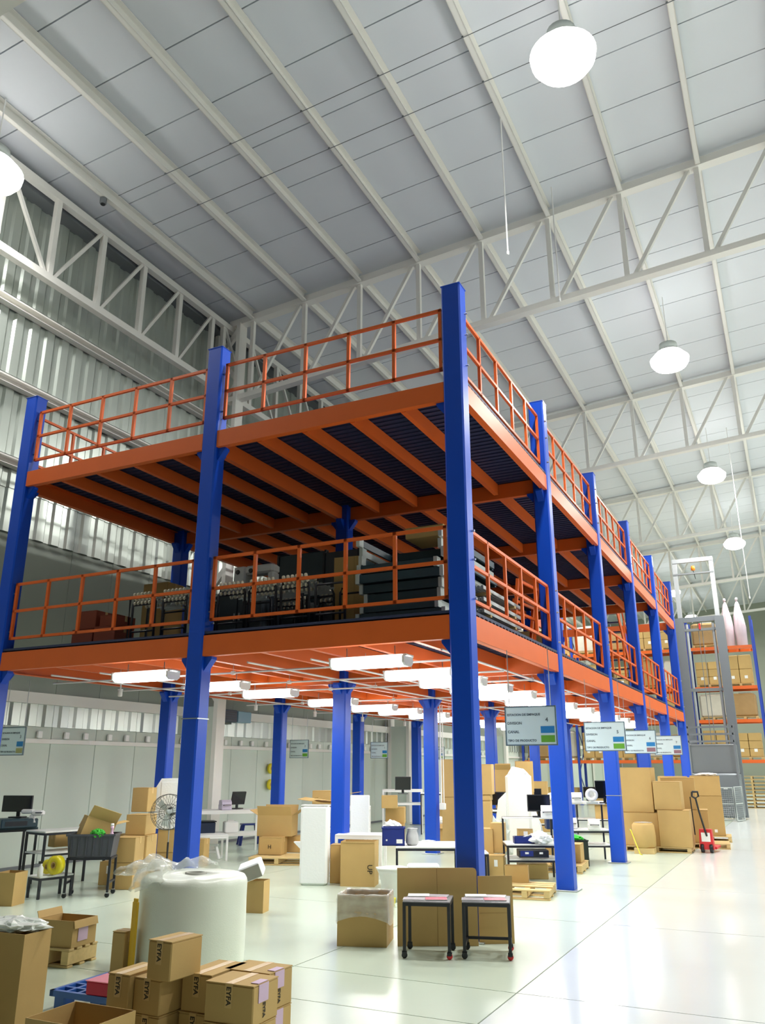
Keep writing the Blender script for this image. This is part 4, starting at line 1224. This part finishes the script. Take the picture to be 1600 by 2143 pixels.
for s in (-1, 1):
    dr = MB().b2((s * .1 - .09, -.156, .02), (s * .1 + .09, -.15, .09)).build('drawer', M_NAVY if s < 0 else M_PLASTB, t)
    MB().b2((s * .1 - .025, -.16, .05), (s * .1 + .025, -.156, .075)).build('label_holder', M_PAPER, dr)
carton(-.76, 4.62, .42, .3, .2, .42, 'wide low carton under the packing desk', .0)
# loose pallet with a carton scrap
pallet(-.33, 2.95, .16, 'wooden pallet lying on the floor in front of the second aisle column', .62, .78, h=.115, nb=5, drop=(1,))
t = open_carton(-.55, 3.2, .3, .16, .2, .2, 'small open carton scrap resting on the loose pallet', z=.117)
# between second and third aisle columns
pallet(-.62, 5.75, .1, 'wooden pallet under cartons between the second and third aisle columns', .75, .85)
carton(-.52, 5.46, .34, .28, .40, .1, 'upright carton on the pallet beside the second aisle column', .122)
carton(-.58, 5.86, .55, .4, .27, .1, 'wide carton on the pallet beyond the second aisle column', .122)
T = table('packing_desk', 'black packing desk with white printers behind the third aisle column', -.62, 7.25, .42, .9, .55, .52, shelves=(.28,), back=.42, cat='desk', top=M_LAM)
MB().box((0, .18, .93), (.9, .3, .018)).build('upper_shelf', M_LAM, T)
label_printer(-.78, 7.2, .522, .3, 'white label printer standing on the desk by the third aisle column')
label_printer(-.35, 7.05, .522, .3, 'second white label printer at the right of that desk')
label_printer(-.7, 7.35, .941, .3, 'white label printer on the upper shelf by the third aisle column')
t = thing('tape_dispenser', 'white loop tape dispenser on the upper shelf by the third aisle column', 'dispenser', (-.42, 7.35, .941), .3)
MB().lathe([(.05, -.02), (.11, -.02), (.11, .02), (.05, .02), (.05, -.02)], (0, 0, .14), 22, 'Y').build('loop', M_WHITE, t, True)
MB().cham((0, 0, .015), (.2, .1, .03), .006).build('base', M_LGREY, t)
monitor(-.22, 7.5, .941, .25, 'grey screen with two stickers on the upper shelf by the third aisle column', .32, .3)
film_bundle(-1.0, 7.5, .941, (.4, .24, .26), 'white film heap on the upper shelf behind the second aisle column', 47.0, 'film_bundle', M_FOAM)
t = thing('navy_bin', 'navy storage bin on the desk behind the second aisle column', 'bin', (-1.02, 6.95, .522), .42)
MB().cham((0, 0, .1), (.3, .24, .2), .012).build('body', mat('navy_bin', (20, 48, 96), .4), t)
MB().b2((.04, -.124, .05), (.1, -.12, .1)).build('label_sheet', M_PAPER, t)
t = thing('black_tote', 'black tote with green strips under the desk by the third aisle column', 'tote', (-.62, 6.5, .0), .42)
MB().b2((-.24, -.16, 0), (.24, .16, .012)).b2((-.24, -.16, 0), (-.228, .16, .4)).b2((.228, -.16, 0), (.24, .16, .4)).b2((-.24, -.16, 0), (.24, -.148, .4)).b2((-.24, .148, 0), (.24, .16, .4)).build('body', mat('black_tote', (36, 48, 42), .4), t)
MB().b2((-.25, -.17, .38), (.25, -.16, .4)).b2((-.25, .16, .38), (.25, .17, .4)).build('rim', M_PLASTB, t)
film_bundle(-.62, 6.5, .36, (.36, .2, .12), 'bright green strapping in the black tote', 53.0, 'green_strap', mat('green_strap', (40, 190, 40), .5), 'strap')
# chairs: a simple stool behind the third column
# benches further back between rows
for i, (x, y, lb) in enumerate(((-2.3, 8.3, 'first'), (-2.4, 11.2, 'second'), (-1.6, 13.4, 'third'))):
    T = table('packing_desk', 'black packing desk deep under the deck, %s beyond the foam sack' % lb, x, y, .2, 1.1, .6, .75, shelves=(.35,), cat='desk')
    monitor(x - .2, y + .05, .752, .3, 'black screen on the %s deep packing desk' % lb, .34, .25)
    label_printer(x + .25, y, .752, .2, 'white label printer on the %s deep packing desk' % lb)
    carton(x + .1, y, .4, .35, .3, .2, 'carton on the shelf of the %s deep packing desk' % lb, .352)
for i, (x, y, w, d, h, z, lb) in enumerate(((-3.2, 13.6, .6, .5, .7, 0, 'lower big carton far under the deck beside the middle row'), (-3.2, 13.6, .55, .45, .5, .702, 'upper big carton far under the deck beside the middle row'), (-5.2, 12.6, .6, .5, .55, 0, 'big carton far under the deck by the wall row'), (-4.2, 15.8, .8, .6, .9, 0, 'wide carton under the last bay of the deck'))):
    carton(x, y, w, d, h, .2, lb, z)

# ------------------------------------------------------------ big cartons in the aisle
pallet(.3, 9.72, .02, 'long wooden pallet under the big aisle cartons', 1.25, .8, h=.1)
g3 = 'big cartons on pallets beside the aisle'
BX = -.18
carton(.0, 9.72, .72, .62, .60, .02, 'big lower left carton of the aisle stack behind the bulging carton', .102, group=g3, strip=False)
carton(-.03, 9.75, .66, .62, .84, .02, 'tallest big carton at the upper left of the aisle stack', .705, group=g3, strip=False)
carton(.665, 9.64, .58, .62, .66, .02, 'big lower right carton at the front of the aisle stack', .102, group=g3, strip=False)
carton(.58, 9.64, .5, .55, .52, .02, 'middle upper carton of the aisle stack', .765, group=g3, strip=False)
t = thing('bulging_carton', 'bulging film-wrapped carton standing before the aisle stack', 'carton', (.14, 9.06, 0), .02, g3)
MB().lathe([(.17, .1), (.2, .13), (.215, .3), (.205, .5), (.17, .54)], n=24, wob=.03).build('body', M_CARD, t, True)
MB().lathe([(.16, .54), (.175, .548), (.02, .56)], n=24).build('film_cap', M_FILM, t, True)
MB().box((0, 0, .05), (.36, .34, .1)).build('plinth', M_WOOD, t)
t = thing('yellow_strap', 'yellow plastic strap trailing from the aisle cartons to the floor', 'strap', (-.08, 9.02, 0))
MB().tube([(0, -.12, .42), (.02, -.16, .4), (.1, -.24, .2), (.18, -.32, .01), (.22, -.34, .008)], .009, 6).build('band', mat('yellow_strap', (224, 214, 40), .4), t)
MB().box((0, -.11, .42), (.03, .02, .02)).build('buckle', M_ZINC, t)
pallet(.95, 10.85, .1, 'wooden pallet under the second group of aisle cartons', 1.1, .8, h=.1)
carton(.78, 10.85, .74, .6, .62, .1, 'lower carton of the second aisle group behind the pallet truck', .102, group=g3, strip=False)
carton(.62, 10.85, .66, .6, .62, .1, 'upper carton of the second aisle group with a white taped top', .725, group=g3)
pallet(1.02, 12.55, .08, 'wooden pallet under the farthest aisle cartons', .8, .8, h=.12)
carton(1.0, 12.55, .62, .6, .82, .08, 'lower tall carton of the farthest aisle group', .122, lab=[('-y', 'w', .06, .06, .12, .1)], group=g3)
carton(1.0, 12.55, .62, .6, .42, .08, 'upper carton of the farthest aisle group with white film on top', .945, group=g3)
film_bundle(1.05, 12.55, 1.37, (.4, .3, .06), 'white film scrap on the farthest aisle carton', 61.0, 'film_sheet', M_FOAM)
carton(.3, 12.6, .6, .6, 1.35, .05, 'pale tall carton seen between the aisle groups', 0, group=g3)
# pallet truck
t = thing('pallet_truck', 'red hand pallet truck with a black handle beside the aisle cartons', 'pallet truck', (1.19, 9.7, 0), -.05)
MB().prism([(-.13, .06), (.13, .06), (.11, .42), (-.11, .42)], -.1, .06, 'Y').build('pump_body', M_RED, t)
MB().b2((-.08, -.104, .2), (.08, -.1, .36)).build('label_sheet', M_PAPER, t)
for s in (-1, 1):
    MB().cham((s * .1, .32, .08), (.12, .5, .05), .01).build('fork', M_RED, t)
    MB().lathe([(.01, -.03), (.08, -.03), (.085, 0), (.08, .03), (.01, .03)], (s * .08, -.06, .085), 16, 'X').build('wheel', M_PLASTB, t, True)
MB().tube([(.02, -.1, .3), (-.05, -.25, .75), (-.08, -.3, 1.0)], .018, 8).build('shaft', M_PLASTB, t)
MB().tube([(-.13, -.3, 1.1), (-.14, -.3, 1.02), (-.08, -.3, .98), (-.02, -.3, 1.02), (-.03, -.3, 1.1), (-.13, -.3, 1.1)], .02, 8).build('handle', M_PLASTB, t)
MB().tube([(-.22, .1, .3), (-.22, -.02, 1.0)], .012, 6).build('lever', M_PLASTB, t)

# ------------------------------------------------------------ tall grey lift truck
G1 = mat('truck_grey', (126, 132, 136), .35, metal=.3)
G2 = mat('truck_silver', (190, 194, 196), .3, metal=.5)
G3 = mat('truck_dark', (124, 128, 130), .4)
t = thing('order_picker_truck', 'tall grey lift truck with a high double mast parked at the end of the aisle', 'lift truck', (0.55, 21.3, 0))
for s in (-1, 1):
    MB().b2((s * .64 - .14, -.14, .05), (s * .64 + .14, .1, 6.4)).build('outer_mast', G1, t)
    MB().b2((s * .60 - .07, .0, .3), (s * .60 + .07, .14, 8.45)).build('inner_mast', G2, t)
    MB().tube([(s * .42, .05, .4), (s * .42, .05, 6.2)], .05, 12).build('cylinder', G2, t)
for z, m_, d in ((8.42, G2, .14), (7.95, G3, .05), (6.35, G1, .16), (6.0, G3, .08), (4.0, G3, .1)):
    MB().b2((-.66, -.02, z - d / 2), (.66, .1, z + d / 2)).build('cross_bar', m_, t)
b = MB().lathe([(.05, 0), (.07, .01), (.07, .1), (.05, .16), (.01, .17)], (0, .02, 8.05), 16).build('beacon', mat('amber_beacon', (240, 130, 30), .3), t, True)
MB().tube([(0, .03, 8.04), (.05, .02, 7.75)], .012, 6).build('beacon_wire', M_PLASTB, t)
for s in (-.06, .06):
    MB().tube([(s, .06, .5), (s, .06, 6.3)], .012, 6).build('chain', G3, t)
MB().b2((-.03, -.05, 6.0), (.03, .0, 6.2)).build('red_hook', M_RED, t)
MB().cham((.0, -.45, .72), (1.45, .75, 1.3), .05).build('body', G1, t)
MB().cham((0, -.40, 1.8), (1.4, .6, .9), .03).build('guard_panel', G3, t)
for k in range(3):
    MB().b2((-.68, -.86, 2.3 + k * .22), (.68, -.8, 2.36 + k * .22)).build('guard_bar', G1, t)
for s in (-1, 1):
    MB().b2((s * .68 - .03, -.86, 1.2), (s * .68 + .03, -.8, 2.85)).build('guard_post', G1, t)
    MB().lathe([(.02, -.06), (.15, -.06), (.16, 0), (.15, .06), (.02, .06)], (s * .55, -.55, .16), 18, 'X').build('wheel', M_PLASTB, t, True)
MB().b2((.2, -.84, .9), (.32, -.83, .94)).build('badge', M_WHITE, t)
def wire_gate(label, x, y, rz, w, h):
    t = thing('wire_gate', label, 'gate', (x, y, 0), rz)
    MB().tube([(-w / 2, 0, .03), (-w / 2, 0, h), (w / 2, 0, h), (w / 2, 0, .03), (-w / 2, 0, .03)], .022, 8).build('frame', M_LGREY, t)
    g = MB()
    for k in range(1, 16):
        g.tube([(-w / 2 + w * k / 16, 0, .03), (-w / 2 + w * k / 16, 0, h)], .004, 4)
    for k in range(1, 16):
        g.tube([(-w / 2, 0, .03 + (h - .03) * k / 16), (w / 2, 0, .03 + (h - .03) * k / 16)], .004, 4)
    g.build('wire_mesh', M_ZINC, t)
    MB().b2((-w / 2, -.005, h * .5), (w / 2, .005, h * .53)).build('mid_bar', M_LGREY, t)
    return t
wire_gate('light grey wire mesh gate leaning in front of the lift truck', .55, 20.1, .0, .95, .95)
wire_gate('second light grey wire gate seen edge on beside the lift truck', 1.18, 20.1, 1.25, .55, .98)

# ------------------------------------------------------------ pallet racks at the end of the hall
LV = [1.84, 3.42, 4.75, 6.4]
RY = 29.0
RX = [-8.15, -5.65, -3.15, -.65, 1.9]
M_RB = mat('rack_blue', (34, 66, 170), .4)
BAY = ['first bay from the wall', 'second rack bay', 'third rack bay', 'last rack bay']
for i in range(4):
    xa, xb = RX[i], RX[i + 1]
    t = thing('pallet_rack', 'blue and orange pallet rack at the end of the hall, %s' % BAY[i], 'rack', (xa, RY, 0), 0, 'pallet rack bays')
    w = xb - xa
    for xx in ((0.0,) if i < 3 else (0.0, w)):
        for yy in (0, 1.1):
            MB().b2((xx - .05, yy - .04, 0), (xx + .05, yy + .04, 7.6)).build('upright', M_RB, t)
            MB().b2((xx - .09, yy - .08, 0), (xx + .09, yy + .08, .012)).build('foot_plate', M_RB, t)
        br = MB()
        for k in range(7):
            a, b_ = (0, 1.1) if k % 2 else (1.1, 0)
            br.bar((xx, a, .3 + k), (xx, b_, 1.3 + k), .03, .03)
        br.build('brace', M_RB, t)
    for z in LV:
        for yy in (-.02, 1.12):
            MB().b2((.06, yy - .025, z - .13), (w - .06, yy + .025, z)).build('beam', M_ORANGE, t)
        g = MB()
        for k in range(6):
            g.b2((.1 + k * (w - .25) / 5, 0, z - .03), (.15 + k * (w - .25) / 5, 1.1, z - .005))
        g.build('deck_bar', M_ZINC, t)
M_WRAP = mat('brown_wrapped', (168, 134, 88), .3, vary=.12, scale=4, bump=.3, bscale=7)
M_GWRAP = mat('clear_wrapped', (196, 190, 176), .2, vary=.1, scale=4, bump=.4, bscale=6)
M_PBAG = mat('pink_bag', (216, 196, 204), .3, vary=.08, scale=3, bump=.4, bscale=6)
LN = ['lowest beam', 'second beam', 'third beam', 'top beam']
rnd = random.Random(21)
for i in range(4):
    for l in range(4):
        for s in (0, 1):
            x = RX[i] + .68 + s * 1.2; z = LV[l]
            sd = ['left', 'right'][s]
            room = (LV[l + 1] - LV[l] - .3) if l < 3 else 1.5
            if i == 3 and l == 3 and s == 1:
                for k, dx in enumerate((-.25, .23)):
                    b = thing('bulk_bag', 'tall pinkish wrapped bulk bag on top of the last rack bay, %s of the pair' % ['left', 'right'][k], 'bag', (x + dx, RY + .5, z + .002))
                    MB().lathe([(.18, 0), (.225, .08), (.23, .8), (.19, 1.3), (.09, 1.8), (.03, 1.95)], n=18, wob=.06).build('bag_body', M_PBAG, b, True)
                    MB().lathe([(.03, 1.96), (.06, 2.02), (.04, 2.1)], n=12, wob=.1).build('bag_neck', M_PBAG, b, True)
                continue
            kind = (i * 5 + l * 3 + s * 2) % 4
            h = min(room, rnd.uniform(1.0, 1.32))
            lab = '%s load, %s on the %s, %s' % (['film-wrapped brown', 'stacked carton', 'clear-wrapped', 'two-tier carton'][kind], sd, LN[l], BAY[i])
            t = thing('pallet_load', lab, 'pallet load', (x, RY + .55, z + .002), 0, 'pallet loads on the far racks')
            pb = MB()
            for q in range(5):
                pb.b2((-.5, -.48 + q * .2, .09), (.5, -.34 + q * .2, .11))
            for q in (-.45, 0, .45):
                pb.b2((q - .05, -.48, 0), (q + .05, .48, .09))
            pb.build('pallet', M_WOOD, t)
            if kind == 0 or kind == 2:
                mm = M_WRAP if kind == 0 else M_GWRAP
                MB().cham((0, 0, .11 + (h - .11) / 2), (.98, .94, h - .11), .07).build('wrapped_goods', mm, t)
                MB().cham((.1, -.02, h + .03), (.5, .5, .06), .02).build('top_film', M_FILM, t)
            else:
                nz = 2 if kind == 3 else 3
                hh = (h - .11) / nz
                for a in range(nz):
                    for b_ in range(2):
                        MB().cham((-.25 + b_ * .5, 0, .11 + hh * (a + .5)), (.48, .9, hh - .008), .012).build('carton', M_CARD, t)
                for b_ in range(2):
                    MB().b2((-.32 + b_ * .5, -.452, .3), (-.2 + b_ * .5, -.449, .42)).build('label_sheet', M_PAPER, t)
# goods and pallets on the ground below the racks
for k in range(9):
    pallet(1.17, 29.5, .0, 'wooden pallet stacked under the last rack bay, %s from the floor' % ORD[k], 1.1, .95, z=k * .135, h=.13, group='wooden pallets stacked under the rack', nb=5)
for i in range(3):
    for s in (0, 1):
        x = RX[i] + .7 + s * 1.15
        carton(x, 29.55, .95, .8, .7, .0, 'big carton on the floor under the %s, %s side' % (BAY[i], ['left', 'right'][s]), 0, group='floor cartons under the racks')
carton(-.05, 29.5, .8, .8, .9, 0, 'big carton on the floor left of the pallet stack', 0, group='floor cartons under the racks')
# ------------------------------------------------------------ things stored on the lower deck
ZD = ZLT + .052
def conveyor(x, y, label, rz=0.0, wheels=True, proto={}):
    t = thing('wheel_conveyor', label, 'conveyor', (x, y, ZD), rz, 'folded wheel conveyors on the lower deck')
    if not proto:
        proto['leg'] = [MB().tube([(sx * .2, yy, 0), (sx * .2, yy, .52), (sx * .17, yy, .58)], .016, 8).mesh('leg', M_BLACK, True) for sx in (-1, 1) for yy in (-.3, .3)]
        proto['bar'] = [MB().tube([(-.2, yy, z), (.2, yy, z)], .013, 8).mesh('cross_bar', M_BLACK, True) for yy in (-.3, .3) for z in (.14, .5)]
        proto['foot'] = [MB().lathe([(.03, 0), (.03, .02), (.015, .03)], (sx * .2, yy, 0), 10).mesh('foot', M_PLASTB, True) for sx in (-1, 1) for yy in (-.3, .3)]
        wm = MB().lathe([(.008, -.011), (.026, -.011), (.028, 0), (.026, .011), (.008, .011)], n=12, axis='X').mesh('wheel', mat('cream_wheel', (214, 208, 186), .45), True)
        proto['wheel'] = wm
        lk = MB()
        for k in range(7):
            yy = -.3 + k * .1
            lk.bar((-.19, yy, .6), (.19, yy + .02, .6), .008, .03).bar((-.19, yy + .02, .545), (.19, yy, .545), .008, .03)
        proto['link'] = lk.mesh('scissor_link', M_ZINC)
    for me in proto['leg'] + proto['bar'] + proto['foot']:
        inst(me, me.name, t)
    if wheels:
        inst(proto['link'], 'scissor_link', t)
        for r in range(3):
            for q in range(6):
                for yy in (-.32, -.1):
                    inst(proto['wheel'], 'wheel', t, (-.16 + q * .064 + .02 * (r % 2), yy + r * .01, .64 - r * .058))
    return t
for i, (x, lb) in enumerate(((-4.62, 'first folded wheel conveyor left of the middle front column'), (-4.1, 'second folded wheel conveyor left of the middle front column'), (-3.2, 'folded wheel conveyor just right of the middle front column'), (-2.72, 'second wheel conveyor right of the middle front column'), (-2.25, 'third wheel conveyor right of the middle front column'))):
    conveyor(x, .55, lb, .02 * (i % 3 - 1))
conveyor(-1.74, .52, 'bare black folding stand without wheels before the cardboard panel', 0.0, False)
for i, x in enumerate((-4.4, -3.0, -2.3)):
    conveyor(x, 1.5, 'folded wheel conveyor in the second row, %s from the wall' % ORD[i], .1)
t = thing('white_machine', 'white sewing-like machine head on a dark cabinet behind the conveyors', 'machine', (-3.75, 1.25, ZD + .72))
MB().cham((0, 0, .2), (.2, .24, .4), .02).build('head', M_WHITE, t)
MB().cham((.3, 0, .34), (.5, .2, .13), .03).build('arm', M_WHITE, t)
MB().cham((.5, 0, .22), (.1, .16, .14), .02).build('needle_head', M_WHITE, t)
for dx in (-.02, .2):
    MB().lathe([(.03, -.012), (.035, 0), (.03, .012)], (dx, -.125, .32), 14, 'Y').build('dial', M_PLASTB, t)
t = thing('dark_cabinet', 'dark cabinet under the white machine on the lower deck', 'cabinet', (-3.7, 1.3, ZD))
MB().cham((0, 0, .36), (.8, .45, .715), .01).build('body', mat('dark_cabinet', (44, 54, 64), .5), t)
for s in (-1, 1):
    d_ = MB().b2((s * .2 - .19, -.235, .05), (s * .2 + .19, -.225, .68)).build('door', mat('dark_cabinet', (44, 54, 64), .5), t)
    MB().b2((s * .04 - .01, -.25, .34), (s * .04 + .01, -.235, .44)).build('handle', M_ZINC, d_)
for i, (x, w, h, y, m_, lb) in enumerate(((-3.25, .85, 1.45, 2.0, M_TEAL, 'tall dark teal panel standing behind the conveyors'), (-2.55, .6, 1.4, 1.95, mat('dark_grey_panel', (70, 76, 82), .5), 'tall dark grey panel beside the teal one'), (-4.7, .6, 1.2, 2.4, mat('dark_navy_panel', (40, 50, 70), .5), 'dark navy panel behind the middle front column'))):
    t = thing('partition_screen', lb, 'screen', (x, y, ZD))
    MB().cham((0, 0, h / 2), (w, .05, h), .006).build('sheet', m_, t)
    MB().b2((-w / 2, -.04, 0), (-w / 2 + .03, .04, h + .01)).b2((w / 2 - .03, -.04, 0), (w / 2, .04, h + .01)).build('edge_rail', M_BLACK, t)
t = thing('cardboard_sheet', 'tall cardboard sheet standing behind the bare black stand', 'cardboard', (-1.83, .98, ZD), .1)
MB().b2((-.28, -.006, 0), (.0, .006, 1.02)).build('left_panel', M_CARD, t)
MB().b2((.002, -.006, 0), (.28, .006, 1.02)).build('right_panel', M_CARD, t)
carton(-5.95, 2.1, .5, .4, 1.25, .0, 'tall tan carton standing against the wall side of the lower deck', ZD)
M_RCARD = mat('reddish_carton', (150, 74, 52), .7, vary=.1, scale=5)
for i, (x, y, w, h, z, lb) in enumerate(((-5.98, .7, .38, .3, 0, 'lower left reddish carton'), (-5.56, .7, .38, .32, 0, 'lower right reddish carton'), (-5.95, .72, .36, .26, .305, 'upper left reddish carton'), (-5.56, .75, .3, .16, .325, 'small upper right reddish carton'))):
    carton(x, y, w, .4, h, .05, lb + ' by the front railing of the lower deck', ZD + z, m=M_RCARD, group='reddish cartons on the lower deck')
t = thing('folding_trolley', 'dark folded trolley beside the reddish cartons on the lower deck', 'trolley', (-5.09, .65, ZD))
MB().tube([(-.17, 0, .05), (-.17, 0, .72), (.17, 0, .72), (.17, 0, .05)], .018, 8).build('handle', M_BLACK, t)
MB().cham((0, .15, .08), (.36, .4, .04), .008).build('platform', M_BLACK, t)
for sx in (-1, 1):
    for yy in (0, .3):
        MB().lathe([(.01, -.012), (.03, -.012), (.03, .012), (.01, .012)], (sx * .14, yy, .03), 12, 'X').build('wheel', M_PLASTB, t, True)
# dismantled rack frames stacked at the aisle corner
rnd = random.Random(8)
for k in range(9):
    z = ZD + .02 + k * .118
    x0 = -1.40 + rnd.uniform(-.05, .05); x1 = -.42 + rnd.uniform(-.06, .04)
    y0 = .42 + rnd.uniform(-.06, .06)
    t = thing('dismantled_rack', 'dark teal dismantled rack with grey end plates in the corner stack, %s from the deck' % ORD[k], 'rack', (x0, y0, z), 0, 'dismantled racks stacked at the aisle corner')
    L = x1 - x0
    fy = 0 if k < 6 else .9
    MB().b2((0, fy, .008), (L, fy + .05, .108)).build('beam', M_TEAL, t)
    MB().b2((0, 1.9, .008), (L, 1.95, .108)).build('beam', M_TEAL, t)
    MB().b2((0, fy + .05, .06), (L, 1.9, .09)).build('panel', M_TEAL, t)
    for xx in (-.045, L):
        MB().b2((xx, -.02, -.0), (xx + .045, .09, .116 if k % 3 else .112)).build('end_plate', M_LGREY, t)
        MB().b2((xx, .09, .02), (xx + .03, 1.9, .1)).build('side_rail', M_LGREY if k % 2 else M_TEAL, t)
carton(-.75, 1.0, .5, .5, .14, 0, 'flat carton lying on the steel frame stack', ZD + .02 + 9 * .118)
for k in range(4):
    t = thing('steel_bar_bundle', 'long shiny steel bars lying behind the aisle railing, %s from the deck' % ORD[k], 'bars', (-.32, 1.1, ZD + .004 + k * .14), 0, 'long steel bars behind the aisle railing')
    for q in range(4):
        MB().b2((.01 + q * .045, 0, .03), (.045 + q * .045, 1.5, .075)).build('bar', M_ZINC, t)
    MB().b2((0, .2, 0), (.19, .26, .03)).build('spacer', M_WOOD, t)
    MB().b2((0, 1.2, 0), (.19, 1.26, .03)).build('spacer', M_WOOD, t)
def orange_frame(x, y, rz, w, h, label, lean=.12):
    t = thing('spare_railing', label, 'railing', (x, y, ZD), rz, 'spare orange frames on the lower deck')
    t.rotation_euler = (lean, 0, rz)
    for s in (0, w):
        MB().b2((s - .02, -.02, 0), (s + .02, .02, h)).build('post', M_ORANGE, t)
    for z in (.12, h * .5, h - .02):
        MB().b2((.02, -.018, z - .018), (w - .02, .018, z + .018)).build('rail', M_ORANGE, t)
    return t
orange_frame(-.3, 2.72, 1.5, .8, .92, 'spare orange frame leaning behind the first bay of the aisle railing')
orange_frame(-.42, 3.0, 1.5, .75, .7, 'smaller spare orange frame behind the first bay of the aisle railing')
carton(-.55, 2.85, .3, .3, .25, .1, 'orange-brown carton behind the spare frames on the lower deck', ZD, m=M_RCARD)
for i, (x, y, w, h, lb) in enumerate(((-.8, 4.6, .5, .45, 'brown carton behind the second bay aisle railing'), (-.7, 5.6, .45, .6, 'tall brown carton behind the second bay aisle railing'), (-1.2, 8.6, .6, .5, 'carton on the lower deck behind the third bay railing'), (-.9, 9.6, .5, .4, 'low carton on the lower deck behind the third bay railing'), (-1.0, 12.0, .6, .6, 'carton on the lower deck behind the fourth bay railing'))):
    carton(x, y, w, .45, h, .1, lb, ZD)
for i, (x, y) in enumerate(((-.6, 6.3), (-.6, 7.9), (-.7, 10.2))):
    t = thing('beam_bundle', 'bundle of spare orange rack beams on the lower deck, %s along the aisle side' % ORD[i], 'beams', (x, y, ZD + .004), 1.45, 'spare orange beam bundles')
    for q in range(5):
        for r in range(3):
            MB().b2((-.55, q * .065, r * .11), (.55, q * .065 + .055, r * .11 + .1)).build('beam', M_ORANGE, t)
# orange stair from the lower to the upper deck
t = thing('stair', 'steep orange steel stair climbing from the lower deck to the upper deck', 'stair', (-1.75, 17.2, ZD))
RUN, RISE = 2.55, ZUT - ZD + .03
for s in (0, .75):
    MB().bar((s, -.1, 0.12), (s, -RUN, RISE), .03, .2).build('stringer', M_ORANGE, t)
    MB().bar((s, .0, .9), (s, -RUN, RISE + .9), .035, .035).build('handrail', M_ORANGE, t)
    for q in range(4):
        k = (q + .3) / 4
        MB().bar((s, -RUN * k, RISE * k), (s, -RUN * k, RISE * k + .9), .03, .03).build('baluster', M_ORANGE, t)
for q in range(11):
    k = (q + .7) / 11.5
    MB().b2((.015, -RUN * k - .11, RISE * k - .015), (.735, -RUN * k + .11, RISE * k + .015)).build('tread', M_NAVY, t)

# small things on the roof and columns
t = thing('roof_sensor', 'small dark round sensor fixed under a roof purlin on the wall side', 'sensor', (-7.30, 1.1, roof_z(-7.3) - .30))
MB().lathe([(.03, -.1), (.06, -.09), (.065, .02), (.04, .035)], n=14).build('body', M_GUTTER, t, True)
MB().lathe([(.04, -.115), (.045, -.1)], n=14).build('lens', M_PLASTB, t)
t = thing('cable_drop', 'white cable conduit running down beside the third middle-row blue column', 'conduit', (XB + .2, 2 * SY, .9))
MB().tube([(0, 0, 0), (0, 0, 1.82)], .014, 6).build('pipe', M_WHITE, t)
MB().tube([(.05, 0, 0), (.05, 0, 1.82)], .01, 6).build('pipe', M_WHITE, t)
MB().cham((.02, 0, -.06), (.12, .07, .12), .01).build('socket_box', M_WHITE, t)
